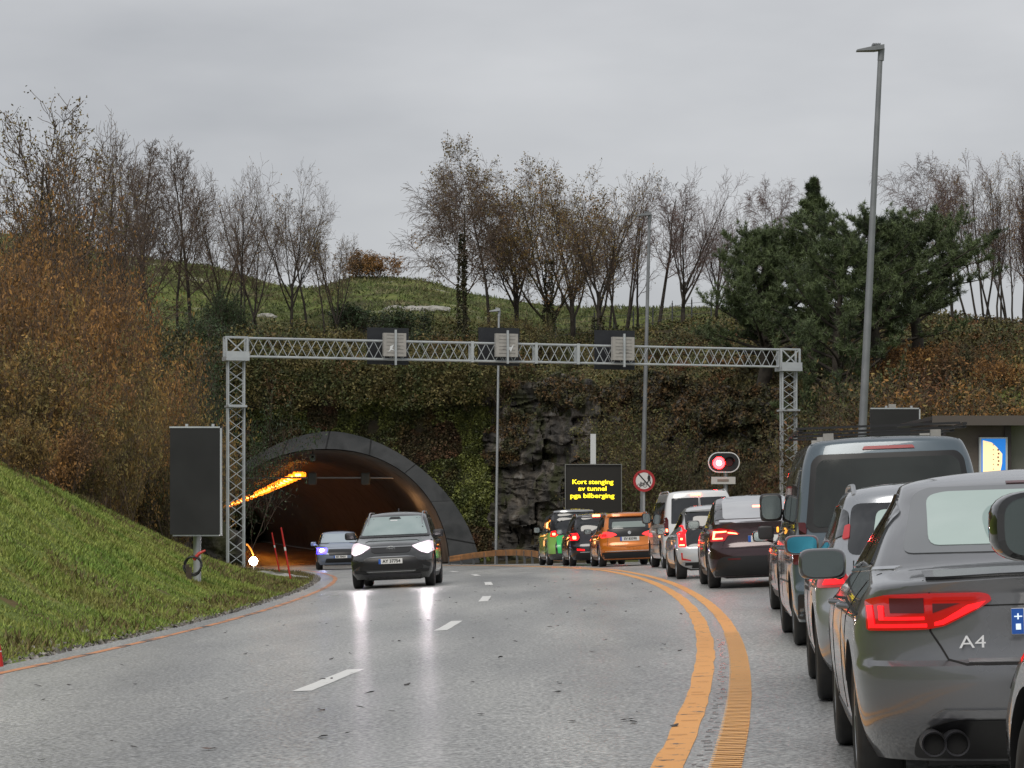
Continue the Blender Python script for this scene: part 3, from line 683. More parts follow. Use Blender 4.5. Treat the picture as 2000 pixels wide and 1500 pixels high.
class Car:
    """a body lofted from side, front and rear profiles; parts are laid on it by ray"""
    def __init__(s, name, label, paintm, L, W, H, rear, front, wid, wheels=(-1.35, 1.35), wr=.33, dr=.45, df=.5, n=3.0, crown=.05, taper=.05, z0=.2, arch=.055, roofz=.05, cat='car', archm=None):
        s.L, s.W, s.H = L, W, H; s.root = empty(name, label=label, cat=cat); s.P = paintm
        fr, ff, fw = pchip(rear), pchip(front), pchip(wid)
        fdr = pchip(dr) if isinstance(dr, (list, tuple)) else (lambda z: dr); fdf = pchip(df) if isinstance(df, (list, tuple)) else (lambda z: df)
        ctl = sorted(set([p[0] for p in rear]+[p[0] for p in front]+[p[0] for p in wid]+[z0, H])); zs = []
        for a_, b_ in zip(ctl[:-1], ctl[1:]):
            if a_ < z0 or b_ > H+1e-6: continue
            k = max(1, math.ceil((b_-a_)/.03), math.ceil(abs(float(fr(b_)-fr(a_)))/.09), math.ceil(abs(float(ff(b_)-ff(a_)))/.09))
            zs += [a_+(b_-a_)*i/k for i in range(k)]
        zs.append(H); V = []; Q = 13; SD = 22
        sg = lambda v, p: math.copysign(abs(v)**p, v)
        for z in zs:
            yr, yf, hw = float(fr(z)), float(ff(z)), float(fw(z))
            if z > H-roofz:
                q = math.sqrt(max(.0009, 1-((z-(H-roofz))/roofz)**2)); mid = (yr+yf)/2; yr = mid+(yr-mid)*(.35+.65*q); yf = mid+(yf-mid)*(.35+.65*q); hw *= q
            lim = (yf-yr)*.45; d_r, d_f = min(float(fdr(z)), lim), min(float(fdf(z)), lim)
            ring = []
            for i in range(2*Q+1):      # rear, from left to right
                th = math.pi*i/(2*Q); ring.append((-hw*sg(math.cos(th), 2/n), yr+d_r-d_r*abs(math.sin(th))**(2/n)))
            for i in range(1, SD): ring.append((hw, yr+d_r+(yf-d_f-yr-d_r)*i/SD))
            for i in range(2*Q+1):
                th = math.pi*i/(2*Q); ring.append((hw*sg(math.cos(th), 2/n), yf-d_f+d_f*abs(math.sin(th))**(2/n)))
            for i in range(1, SD): ring.append((-hw, yf-d_f+(yr+d_r-yf+d_f)*i/SD))
            K = len(ring)
            for x, y in ring:
                tp = 1-taper*abs(y/(L/2))**3; V.append((x*tp, y, z-crown*(x/(W/2))**2*max(0, min(1, (z-.6)/.3))))
        nz_ = len(zs)
        Fc = [(i*K+k, i*K+(k+1) % K, (i+1)*K+(k+1) % K, (i+1)*K+k) for i in range(nz_-1) for k in range(K)]
        Fc += [tuple(range(K))[::-1], tuple(range((nz_-1)*K, nz_*K))]
        mb = MB().add(V, Fc); me = mb.mesh('body'); me.materials.append(paintm); me.materials.append(archm or TRIM)
        o = bpy.data.objects.new('body', me); COL.objects.link(o)
        cu = MB(); ar = wr+arch
        for y in wheels:
            for sx in (-1, 1):
                b_ = MB().lathe([(0, sx*(W/2-.30)), (ar, sx*(W/2-.30)), (ar, sx*(W/2+.3)), (0, sx*(W/2+.3))], 40); cu.add([(x, yy+y, z+wr) for x, yy, z in b_.v], b_.f)
        cme = cu.mesh('cutter'); cme.materials.append(archm or TRIM); co = bpy.data.objects.new('cutter', cme); COL.objects.link(co)
        md = o.modifiers.new('b', 'BOOLEAN'); md.object = co; md.operation = 'DIFFERENCE'; md.solver = 'EXACT'; md.material_mode = 'TRANSFER'
        dg = bpy.context.evaluated_depsgraph_get(); me2 = bpy.data.meshes.new_from_object(o.evaluated_get(dg))
        bpy.data.objects.remove(o); bpy.data.objects.remove(co)
        me2.shade_smooth(); me2.set_sharp_from_angle(angle=R(32))
        s.body = link('body', me2, None, s.root); s.bvh = BVHTree.FromPolygons([v.co[:] for v in me2.vertices], [tuple(p.vertices) for p in me2.polygons])
        s.wheels, s.wr = wheels, wr
    def hit(s, a, b, ax):
        D = 9
        o, d = {'rear': ((a, -D, b), (0, 1, 0)), 'front': ((a, D, b), (0, -1, 0)), 'left': ((-D, a, b), (1, 0, 0)), 'right': ((D, a, b), (-1, 0, 0)), 'top': ((a, b, D), (0, 0, -1))}[ax]
        h, nn, i, dist = s.bvh.ray_cast(Vector(o), Vector(d))
        if h is None:
            h, nn, i, dist = s.bvh.find_nearest(Vector({'rear': (a, -s.L/2, b), 'front': (a, s.L/2, b), 'left': (-s.W/2, a, b), 'right': (s.W/2, a, b), 'top': (a, b, s.H)}[ax]))
        if nn.dot(Vector(d)) > 0: nn = -nn
        return h, (nn*.6-Vector(d)*.4).normalized()
    def patch(s, name, poly, ax, m, off=.005, depth=.02, parent=None, grid=.07, r=0, smooth=35):
        polys = poly if isinstance(poly[0][0], (tuple, list)) else [poly]; bmA = bmesh.new()
        for pl in polys:
            if r: pl = rnd(pl, r)
            bm = bmesh.new(); vs = [bm.verts.new((p[0], p[1], 0)) for p in pl]; bm.faces.new(vs)
            for k in (0, 1):
                lo, hi = min(p[k] for p in pl), max(p[k] for p in pl); n_ = int((hi-lo)/grid)
                for i in range(1, n_+1):
                    t = lo+(hi-lo)*i/(n_+1); c_ = [0, 0, 0]; c_[k] = t; nn = [0, 0, 0]; nn[k] = 1
                    bmesh.ops.bisect_plane(bm, geom=bm.verts[:]+bm.edges[:]+bm.faces[:], plane_co=c_, plane_no=nn)
            bmesh.ops.triangulate(bm, faces=[f for f in bm.faces if len(f.verts) > 4])
            nrm = {}
            for v in bm.verts:
                h, nn = s.hit(v.co.x, v.co.y, ax); v.co = h+nn*off; nrm[v] = nn
            be = [e for e in bm.edges if e.is_boundary]
            ext = bmesh.ops.extrude_edge_only(bm, edges=be)
            old = {}
            nv = [g for g in ext['geom'] if isinstance(g, bmesh.types.BMVert)]
            for v in nv:
                for e in v.link_edges:
                    q = e.other_vert(v)
                    if q in nrm: v.co = q.co-nrm[q]*depth; break
            bmesh.ops.recalc_face_normals(bm, faces=bm.faces)
            tmp = bpy.data.meshes.new('x'); bm.to_mesh(tmp); bm.free(); bmA.from_mesh(tmp); bpy.data.meshes.remove(tmp)
        me = bpy.data.meshes.new(name); bmA.to_mesh(me); bmA.free()
        return link(name, me, m, parent or s.root, smooth)
    def both(s, name, poly, ax, m, **k):
        """one part on each side of the middle"""
        s.patch(name, poly, ax, m, **k)
        if ax == 'left': s.patch(name, poly, 'right', m, **k)
        else: s.patch(name, [(-x, z) for x, z in poly], ax, m, **k)
    def seam(s, pts, ax, wd=.008, m=None, name='panel_seam'):
        polys = []
        for a_, b_ in zip(pts[:-1], pts[1:]):
            a_, b_ = Vector(a_), Vector(b_); t = (b_-a_).normalized(); nn = Vector((-t.y, t.x))*wd/2
            polys.append([tuple(a_+nn), tuple(a_-nn), tuple(b_-nn+t*.003), tuple(b_+nn+t*.003)])
        return s.patch(name, polys, ax, m or SEAM, off=.0025, depth=.003, grid=.1)
    def wheelset(s, rim=ALU, spokes=5, hub=.045):
        W, wr = s.W, s.wr
        for y in s.wheels:
            for sx in (-1, 1):
                xo = sx*(W/2-.025); wd = -sx*.215
                w_ = MB().lathe([(0, xo+wd*.35), (wr*.45, xo+wd*.35), (wr*.45, xo+wd*.9), (0, xo+wd*.9)], 20)
                w_.v = [(x, yy+y, z+wr) for x, yy, z in w_.v]; wo = w_.build('wheel', ALUD, s.root, 30)
                ty = MB().lathe([(wr*.66, xo+wd*.08), (wr*.72, xo), (wr*.90, xo+wd*.02), (wr*.97, xo+wd*.07), (wr, xo+wd*.16), (wr, xo+wd*.84), (wr*.97, xo+wd*.93), (wr*.9, xo+wd), (wr*.66, xo+wd*.95)], 40)
                ty.v = [(x, yy+y, z+wr) for x, yy, z in ty.v]; ty.build('tyre', RUB, wo, 50)
                rm = MB().lathe([(wr*.60, xo+wd*.5), (wr*.64, xo+wd*.12), (wr*.68, xo+wd*.05), (wr*.66, xo+wd*.14)], 40)
                for k in range(spokes):
                    a_ = 2*math.pi*k/spokes+.2
                    for t0, t1, w0, w1 in ((.08, .66, .20, .13),):
                        pts = []
                        for r_, ww in ((t0, w0), (t1, w1)):
                            for e in (-1, 1):
                                for dx in (.06, .2): pts.append((xo+wd*(dx+(0 if r_ > .3 else .08)), wr*(r_*math.cos(a_)-e*ww*.5*math.sin(a_)), wr*(r_*math.sin(a_)+e*ww*.5*math.cos(a_))))
                        rm.add(pts, [(0, 1, 3, 2), (4, 6, 7, 5), (0, 4, 5, 1), (2, 3, 7, 6), (0, 2, 6, 4), (1, 5, 7, 3)])
                h_ = MB().lathe([(0, xo+wd*.1), (hub, xo+wd*.12), (hub*1.2, xo+wd*.3)], 16); rm.add(h_.v, h_.f)
                rm.v = [(x, yy+y, z+wr) for x, yy, z in rm.v]; rm.build('rim', rim, wo, 30)
    def mirror(s, y, z, hw=.12, hh=.085, m=None, gm=MIRG, out_=.18, square=.4, rimm=None, sides=(-1, 1), tilt=0):
        for sx in sides:
            hx, nn = s.hit(y, z-.16, 'left' if sx < 0 else 'right'); xb = abs(hx.x)
            xc = sx*(xb+out_-.05)
            q = MB().soft((xc, y, z), (hw, .10, hh), square, 28, 14); q.tube([(sx*(xb-.03), y+.05, z-.06), (xc-sx*hw*.6, y+.03, z-.04)], [.035, .03], 8)
            o = q.build('side_mirror', m or s.P, s.root, 50)
            g = MB(); pl = [(hw*.86*math.copysign(abs(math.cos(a_))**.55, math.cos(a_)), hh*.84*math.copysign(abs(math.sin(a_))**.55, math.sin(a_))) for a_ in np.linspace(0, 2*math.pi, 33)[:-1]]
            n0 = len(pl); g.add([(xc+a_, y-.104, z+b_) for a_, b_ in pl], [tuple(range(n0))]); g.build('mirror_glass', gm, o)
            if rimm:
                g = MB(); g.add([(xc+a_*f_, y-yo, z+b_*f_) for f_, yo in ((1.0, .106), (1.14, .104)) for a_, b_ in pl], [(i, (i+1) % n0, n0+(i+1) % n0, n0+i) for i in range(n0)]); g.build('mirror_rim', rimm, o)
    def plate(s, txt, x, z, ax='rear', w_=.52, h_=.11):
        sx = 1 if ax == 'rear' else -1; h, nn = s.hit(x, z, ax); y = h.y-sx*.018
        o = MB().box(x-w_/2, x+w_/2, min(y, y+sx*.012), max(y, y+sx*.012), z-h_/2, z+h_/2).build('number_plate', PLW, s.root)
        y2 = y-sx*.002; xa = x-sx*w_/2; xb = x-sx*(w_/2-.05)
        MB().box(min(xa, xb), max(xa, xb), min(y2, y2+.001), max(y2, y2+.001), z-h_/2+.002, z+h_/2-.002).build('blue_band', PLB, o)
        if txt: link('plate_text', text_mesh(txt, .098, (x+sx*.022, y-sx*.003, z-.002), flip=sx, xs=.98, bold=.003), PLK, o)
        return o, y
    def handle(s, y, z, m=None):
        for sx, ax in ((-1, 'left'), (1, 'right')):
            h, nn = s.hit(y, z, ax)
            MB().tube([(h.x-sx*.01, y-.1, z), (h.x+sx*.035, y-.075, z+.004), (h.x+sx*.035, y+.075, z+.006), (h.x-sx*.01, y+.1, z+.004)], .013, 8).build('door_handle', m or s.P, s.root, 60)
    def rails(s, y0, y1, x, m=CHR, lift=.05):
        for sx in (-1, 1):
            pts = []
            for i in range(9):
                y = y0+(y1-y0)*i/8; h, nn = s.hit(sx*x, y, 'top'); pts.append((sx*x, y, h.z+(lift if 0 < i < 8 else -.01)))
            MB().tube(pts, .018, 8).build('roof_rail', m, s.root, 60)
    def place(s, xl, d, slope, flip=False, dz=0):
        ctr = Vector((xl+s.W/2, d, 0))+Vector((slope, 1, 0)).normalized()*s.L/2
        if flip: ctr = Vector((xl, d, 0))+Vector((slope, 1, 0))*s.L/2
        z = float(ZR(ctr.x, ctr.y)); s.root.location = (ctr.x, ctr.y, z+dz)
        s.root.rotation_mode = 'XYZ'
        rz = -math.atan(slope); cf = float(_cf(ctr.y)); pit = (float(ZR(ctr.x, ctr.y+1))-float(ZR(ctr.x, ctr.y-1)))/2
        if flip: s.root.rotation_euler = (-math.atan(pit), math.atan(cf), rz+math.pi)
        else: s.root.rotation_euler = (math.atan(pit), -math.atan(cf), rz)
        return s

def underside(c, z=.2, m=TRIM):
    MB().box(-c.W/2+.32, c.W/2-.32, -c.L/2+.45, c.L/2-.45, z-.03, z+.04).build('underbody', m, c.root)
def side_glass(c, polys, m=GLS):
    for p in polys: c.both('side_window', p, 'left', m, r=.04, off=.009, depth=.03, grid=.045)

# ---- grey saloon, nearest of the queue
PA = paint('grey_paint', (.155, .16, .17), .6, .30)
c = Car('parked_car', 'grey saloon with lit red tail lights, nearest in the queue, A4 on its boot', PA, 4.7, 1.83, 1.47,
    [(.2, -2.1), (.3, -2.24), (.42, -2.33), (.56, -2.35), (.62, -2.345), (.645, -2.30), (.80, -2.285), (.93, -2.285), (.985, -2.30), (1.0, -2.27), (1.02, -2.05), (1.045, -1.80), (1.09, -1.66), (1.20, -1.38), (1.32, -1.02), (1.40, -.78), (1.44, -.5), (1.47, -.25)],
    [(.2, 2.1), (.35, 2.3), (.55, 2.35), (.70, 2.22), (.80, 1.85), (.92, 1.15), (.97, .85), (1.2, .45), (1.38, .12), (1.44, -.02), (1.47, -.15)],
    [(.2, .84), (.35, .89), (.55, .912), (.70, .915), (.84, .905), (.93, .875), (.99, .84), (1.05, .80), (1.2, .715), (1.34, .63), (1.42, .59), (1.47, .53)],
    wheels=(-1.36, 1.40), wr=.325, dr=[(.2, .6), (.9, .6), (1.0, .5), (1.1, .32), (1.47, .25)], df=.6, n=2.7)
c.root.name = 'parked_car'
GAU = mat('sky_lit_green_glass', (.36, .46, .43), .10, spec=.5, coat=.3, var=(.42, .52, .49), vscale=1.5)  # pale base colour stands in for sky light in the window
FRI = mat('window_border', (.16, .17, .18), .15)
wo = c.patch('rear_window', [(-.66, 1.085), (.66, 1.085), (.56, 1.352), (.49, 1.385), (-.49, 1.385), (-.56, 1.352)], 'rear', FRI, r=.05, grid=.05)
c.patch('pane', [(-.54, 1.115), (.56, 1.115), (.50, 1.345), (.45, 1.36), (-.42, 1.36), (-.50, 1.34)], 'rear', GAU, off=.009, depth=.003, parent=wo, r=.05, grid=.05)
# headrest seen through the glass
c.patch('headrest_outline', [(-.28, 1.12), (-.06, 1.12), (-.06, 1.24), (-.11, 1.29), (-.23, 1.29), (-.28, 1.24)], 'rear', mat('headrest_green', (.25, .34, .32), .3), off=.0105, depth=.001, parent=wo, r=.05, grid=.04)

c.patch('boot_lip', [(-.60, .978), (-.3, .990), (0, .995), (.3, .990), (.60, .978), (.60, 1.002), (.3, 1.012), (0, 1.016), (-.3, 1.012), (-.60, 1.0)], 'rear', mat('lip_shadow_black', (.02, .021, .023), .25, coat=.5), off=.02, depth=.03)  # lip's black colour paints in the shadow line along the boot edge
# tail lights
def aud(sx):
    P = lambda pl: [(sx*x, z) for x, z in pl]
    o = c.patch('tail_light', P([(.84, .765), (.70, .768), (.60, .772), (.53, .785), (.39, .855), (.335, .89), (.345, .915), (.38, .925), (.60, .925), (.76, .92), (.84, .895)]), 'rear', RED, r=.015, off=.012, grid=.03)
    for nm, pl, mm in (('lamp_strip', [(.83, .777), (.60, .781), (.60, .796), (.81, .793)], REDH), ('lamp_strip', [(.83, .775), (.807, .79), (.813, .872), (.833, .868)], REDH), ('lamp_strip', [(.79, .81), (.77, .81), (.77, .87), (.79, .87)], REDH), ('lamp_strip', [(.77, .81), (.61, .812), (.61, .825), (.77, .823)], REDH),
                       ('lamp_strip', [(.57, .787), (.535, .792), (.39, .862), (.36, .888), (.435, .872), (.535, .812), (.57, .802)], REDH),
                       ('reflector', [(.575, .84), (.465, .88), (.575, .88)], REDD), ('reflector', [(.745, .84), (.61, .84), (.61, .905), (.745, .905)], REDD), ('lamp_strip', [(.575, .893), (.405, .893), (.375, .906), (.575, .907)], RED)):
        c.patch(nm, P(pl), 'rear', mm, off=.016, depth=.004, parent=o, grid=.03)
aud(-1); aud(1)
c.seam([(-.59, .925), (-.59, .765), (-.55, .70), (-.52, .645), (-.45, .625), (.45, .625), (.52, .645), (.55, .70), (.59, .765), (.59, .925)], 'rear', .008)
for q in (-1, 1): c.seam([(q*.59, .925), (q*.61, .975)], 'rear', .008)
c.seam([(-.66, .855), (-.40, .868), (.0, .872), (.40, .868), (.66, .855)], 'rear', .006)
c.patch('chrome_strip', [(-.44, .632), (.44, .632), (.44, .648), (-.44, .648)], 'rear', mat('satin_metal', (.30, .30, .31), .3, metal=.7), off=.008)
c.patch('bumper_trim', [(-.66, .215), (-.66, .30), (-.61, .36), (-.50, .39), (.50, .39), (.61, .36), (.66, .30), (.66, .215)], 'rear', TRIM, off=.006, r=.03)
c.patch('diffuser_edge', [(-.60, .405), (.60, .405), (.55, .435), (-.55, .435)], 'rear', PA, off=.022, depth=.02, r=.01)
for x in (-.60, -.505):
    q = MB().lathe([(.045, -2.36), (.052, -2.37), (.052, -2.2), (.045, -2.2)], 24, 'Y'); q.v = [(a_+x, b_, z+.30) for a_, b_, z in q.v]; o = q.build('exhaust_tip', ALUD, c.root, 40)
    q = MB().lathe([(0, -2.33), (.046, -2.33)], 24, 'Y'); q.v = [(a_+x, b_, z+.30) for a_, b_, z in q.v]; q.build('exhaust_bore', SEAM, o)
h, nn = c.hit(-.44, .72, 'rear'); link('badge', text_mesh('A4', .075, (-.42, h.y-.018, .715), th=0, xs=1.3), mat('bright_badge', (.75, .76, .78), .3), c.root)
o, y = c.plate('', 0, .80)
cr = MB(); cr.box(-.249, -.216, y-.004, y-.003, .818, .823).box(-.236, -.230, y-.004, y-.003, .808, .833); cr.box(-.243, -.222, y-.004, y-.003, .765, .79); cr.build('band_marks', mat('band_white', (.75, .85, .95), .4, emit=(.7, .85, 1), es=.4), o)
link('plate_text', text_mesh('EL 20683', .098, (.022, y-.004, .798), bold=.003), PLK, o)
side_glass(c, [[(-1.20, 1.035), (-.62, 1.02), (-.66, 1.335), (-.96, 1.27)], [(-.56, 1.02), (.35, 1.0), (.36, 1.25), (.05, 1.365), (-.6, 1.36)], [(.41, .99), (.92, .985), (.55, 1.17), (.41, 1.23)]])
c.both('window_trim', [(-1.62, 1.02), (.95, .965), (.95, .978), (-1.62, 1.033)], 'left', CHR)
c.patch('windscreen', [(-.62, 1.02), (.62, 1.02), (.52, 1.36), (-.52, 1.36)], 'front', GLS, r=.05)
for sx in ('left', 'right'):
    c.seam([(-.6, 1.0), (-.62, .35)], sx); c.seam([(.42, .98), (.46, .35)], sx); c.seam([(-1.62, 1.0), (-1.05, .80), (-1.0, .5)], sx); c.seam([(-1.75, .83), (-.6, .87), (.9, .84), (2.0, .74)], sx, .012)
c.handle(-.85, .84); c.handle(.15, .83)
c.both('sill_trim', [(-.95, .21), (.98, .21), (.98, .30), (-.95, .30)], 'left', TRIM)
c.both('headlight', [(.50, .62), (.84, .66), (.86, .74), (.60, .72)], 'front', GLS); c.patch('grille', [(-.4, .4), (.4, .4), (.42, .72), (-.42, .72)], 'front', TRIM, r=.04)
c.patch('high_brake_light', [(-.12, 1.392), (.12, 1.392), (.12, 1.402), (-.12, 1.402)], 'rear', REDD, off=.008)
c.mirror(.62, 1.02, .125, .082, mat('mirror_black_grey', (.05, .05, .055), .3, coat=1), mat('dark_mirror_glass', (.13, .155, .155), .08, metal=.8), .12, .5)
h, nn = c.hit(-1.05, .9, 'left')
c.wheelset(ALU, 5); underside(c); c.place(1.45, 11.25, .085)

# ---- generic family car
def hatch(name, label, pm, L, W, H, wheels, wr=.32, belt=.97, deck=None, rake=.35, glass=GLS, **kw):
    hb, hf = L/2, L/2
    rear = deck or [(.2, -hb+.22), (.33, -hb+.06), (.5, -hb), (.62, -hb+.01), (.70, -hb+.05), (belt, -hb+.10), (H-.36, -hb+.10+rake*.32), (H-.16, -hb+.10+rake*.85), (H-.09, -hb+.06+rake), (H-.05, -hb+.14+rake), (H, -hb+.5+rake)]
    front = [(.2, hf-.25), (.38, hf-.05), (.58, hf), (.74, hf-.12), (belt-.13, hf-.5), (belt-.02, hf-1.05), (belt+.04, hf-1.25), (H-.25, hf-1.75), (H-.08, hf-2.05), (H, hf-2.35)]
    wid = [(.2, W/2-.08), (.38, W/2-.02), (.6, W/2-.005), (.8, W/2-.01), (belt-.06, W/2-.04), (belt+.03, W/2-.10), (H-.30, W/2-.18), (H-.08, W/2-.26), (H, W/2-.33)]
    a_ = dict(dr=[(.2, .5), (belt-.1, .5), (belt+.1, .36), (H, .26)], df=.55, n=2.8); a_.update(kw)
    c = Car(name, label, pm, L, W, H, rear, front, wid, wheels=wheels, wr=wr, **a_)
    c.belt = belt; c.rake = rake
    return c
def windows(c, g=GLS, rear=True, rw=None):
    b, H, W, L = c.belt, c.H, c.W, c.L
    y0, y1 = -L/2+.42, L/2-1.35
    side_glass(c, [[(y0, b+.16), (y0+.55, b+.05), (y0+.55, H-.17), (y0+.25, H-.19)], [(y0+.60, b+.05), (y0+1.42, b+.03), (y0+1.42, H-.15), (y0+.60, H-.16)], [(y0+1.48, b+.03), (y1+.05, b+.03), (y1-.55, H-.16), (y0+1.48, H-.15)]], g)
    for sx in ('left', 'right'):
        c.seam([(y0+1.45, H-.14), (y0+1.45, .32)], sx); c.seam([(y0+.57, b+.03), (y0+.62, .72)], sx); c.seam([(y0+.1, b-.12), (y1, b-.14)], sx, .012)
    c.both('sill_trim', [(c.wheels[0]+.42, .21), (c.wheels[1]-.42, .21), (c.wheels[1]-.42, .30), (c.wheels[0]+.42, .30)], 'left', TRIM)
    c.handle(y0+.85, b-.10); c.handle(y0+1.75, b-.11)
    c.patch('windscreen', [(-W/2+.22, b+.08), (W/2-.22, b+.08), (W/2-.34, H-.12), (-W/2+.34, H-.12)], 'front', g, r=.05)
    if rear: return c.patch('rear_window', rw or [(-W/2+.24, b+.03), (W/2-.24, b+.03), (W/2-.30, H-.15), (-W/2+.30, H-.15)], 'rear', g, r=.06)

# ---- silver estate behind the saloon (second)
PS = paint('silver_paint', (.36, .38, .41), .55, .28)
c = hatch('parked_car', 'silver hatchback half hidden behind the grey saloon, blue tinted door mirror', PS, 4.25, 1.76, 1.49, (-1.28, 1.30), rake=.5, wr=.31)
wo = windows(c); c.patch('pane', [(-.48, 1.03), (.48, 1.03), (.42, 1.29), (-.42, 1.29)], 'rear', GAU, off=.010, depth=.003, parent=wo, r=.05)
c.both('tail_light', [(-.84, .78), (-.62, .79), (-.64, .86), (-.72, .95), (-.80, .93)], 'rear', RED, r=.02, off=.012); c.both('lamp_strip', [(-.80, .80), (-.66, .81), (-.67, .84), (-.78, .84)], 'rear', REDH, off=.017, depth=.004)
c.both('side_light', [(-.66, 1.10), (-.615, 1.11), (-.60, 1.20), (-.635, 1.19)], 'rear', RED, r=.01, off=.012)
c.patch('bumper_trim', [(-.75, .22), (.75, .22), (.70, .40), (-.70, .40)], 'rear', TRIM, off=.01, r=.04); c.plate('EK 51872', 0, .62)
c.seam([(-.60, .96), (-.62, .55), (.62, .55), (.60, .96)], 'rear'); c.rails(-1.4, .2, .56, ALU, .03)
c.mirror(.72, 1.055, .13, .075, mat('taillight_tint_shell', (.10, .03, .035), .3, coat=1), MIRB, .12, .5)  # shell's red tint paints in the glow of a tail light
c.wheelset(ALU, 7); underside(c); c.place(2.0, 17.75, .085)

# ---- grey van
PV = paint('blue_grey_paint', (.085, .115, .14), .3, .3)
def van(name, label, pm, L, W, H, wheels, belt=1.05, **kw):
    hb = L/2
    rear = [(.25, -hb+.12), (.36, -hb+.02), (.55, -hb), (.62, -hb+.05), (belt, -hb+.09), (H-.4, -hb+.19), (H-.12, -hb+.27), (H-.06, -hb+.30), (H, -hb+.55)]
    front = [(.25, hb-.12), (.4, hb), (.7, hb-.04), (.95, hb-.28), (1.1, hb-.62), (1.25, hb-.85), (H-.3, hb-1.35), (H-.1, hb-1.6), (H, hb-1.95)]
    wid = [(.25, W/2-.05), (.4, W/2-.01), (.8, W/2), (belt-.05, W/2-.01), (belt+.1, W/2-.045), (H-.3, W/2-.13), (H-.12, W/2-.19), (H, W/2-.27)]
    c = Car(name, label, pm, L, W, H, rear, front, wid, wheels=wheels, wr=.34, dr=[(.25, .3), (belt, .26), (H, .24)], df=.5, n=3.2, taper=.02, z0=.25, roofz=.07, crown=.03, cat='van', **kw); c.belt = belt; c.rake = .2
    return c
def vanside(c, g=GLS):
    b, H, L = c.belt, c.H, c.L
    side_glass(c, [[(-L/2+.5, b+.08), (-.95, b+.08), (-.95, H-.30), (-L/2+.58, H-.30)], [(-.85, b+.08), (.30, b+.08), (.30, H-.28), (-.85, H-.28)], [(.42, b+.06), (1.45, b+.02), (1.15, H-.42), (.95, H-.28), (.42, H-.28)]], g)
    c.patch('windscreen', [(-c.W/2+.2, b+.15), (c.W/2-.2, b+.15), (c.W/2-.3, H-.18), (-c.W/2+.3, H-.18)], 'front', g, r=.05)
    for sx in ('left', 'right'):
        c.seam([(.36, H-.2), (.36, .35)], sx); c.seam([(-.9, H-.2), (-.9, .5)], sx, .01); c.seam([(-L/2+.5, b-.02), (.3, b-.02)], sx, .015); c.seam([(-1.5, .62), (1.9, .60)], sx, .02, TRIM, 'rub_strip')
    c.handle(.15, b-.12); c.handle(.55, b-.10)
c = van('parked_van', 'blue grey van with dark tinted rear window and a black roof rack', PV, 4.9, 1.9, 2.03, (-1.45, 1.5))
BGL = mat('dark_van_glass', (.012, .015, .013), .12, coat=.3, var=(.028, .033, .03), vscale=1.2)
wo = c.patch('rear_window', [(-.80, 1.16), (-.76, 1.10), (.76, 1.10), (.80, 1.16), (.725, 1.77), (.66, 1.84), (-.66, 1.84), (-.725, 1.77)], 'rear', TRIM, r=.06, off=.006, grid=.06)
c.patch('pane', [(-.735, 1.19), (-.70, 1.15), (.70, 1.15), (.735, 1.19), (.675, 1.73), (.62, 1.79), (-.62, 1.79), (-.675, 1.73)], 'rear', BGL, off=.011, depth=.003, r=.05, parent=wo, grid=.06)
c.patch('high_brake_light', [(-.24, 1.875), (.26, 1.875), (.24, 1.905), (-.22, 1.905)], 'rear', mat('unlit_red', (.30, .03, .035), .3), off=.012, r=.01)
c.both('tail_light', [(-.93, .80), (-.80, .80), (-.80, 1.20), (-.90, 1.2)], 'rear', REDD, r=.02, off=.01)
c.patch('bumper_trim', [(-.9, .28), (.9, .28), (.9, .52), (-.9, .52)], 'rear', TRIM, off=.01, r=.03); c.plate('DN 76390', 0, .72)
c.seam([(-.05, 1.13), (.02, 1.17), (.52, 1.21)], 'rear', .018, TRIM, 'wiper'); c.seam([(-.80, 1.05), (-.82, .60), (.82, .60), (.80, 1.05)], 'rear', .008); c.patch('tailgate_handle', [(-.25, .86), (.25, .86), (.25, .90), (-.25, .90)], 'rear', TRIM, off=.015)
h, nn = c.hit(-.45, 1.02, 'rear'); link('badge', text_mesh('- -', .09, (-.50, h.y-.008, 1.0), bold=.006), CHR, c.root)
vanside(c)
for y in (-1.55, -.4, .7): MB().box(-.82, .82, y-.03, y+.03, 2.065, 2.085).build('cross_bar', TRIM, c.root)
for sx in (-1, 1):
    MB().box(sx*.79-.02, sx*.79+.02, -1.75, .95, 2.09, 2.115).build('side_rail', TRIM, c.root)
    for y in (-1.55, -.4, .7): MB().box(sx*.52-.05, sx*.52+.05, y-.04, y+.04, 1.97, 2.06).build('rack_foot', LGB, c.root)
q = MB().box(-.84, .74, -1.80, -1.74, 2.10, 2.12); q.build('rack_end_bar', TRIM, c.root)
c.mirror(1.25, 1.37, .12, .15, mat('black_shell', (.03, .03, .033), .4), mat('dark_mirror_glass', (.13, .15, .15)), .17, .35)
for sx in (-1, 1):
    h, nn = c.hit(1.2, 1.15, 'left'); MB().soft((sx*(abs(h.x)+.17), 1.22, 1.10), (.085, .03, .075), .4).tube([(sx*abs(h.x), 1.22, 1.1), (sx*(abs(h.x)+.15), 1.22, 1.15)], .015, 6).build('towing_mirror', mat('black_shell', (.03, .03, .03)), c.root, 50)
    MB().soft((sx*(.95), .95, 1.13), (.012, .05, .03), .5).build('side_marker', mat('amber_lens', (.8, .3, .02), .3, emit=(1, .4, .05), es=1.2), c.root, 50)
c.wheelset(ALU, 5); underside(c, .27); c.place(2.68, 25.6, .06)

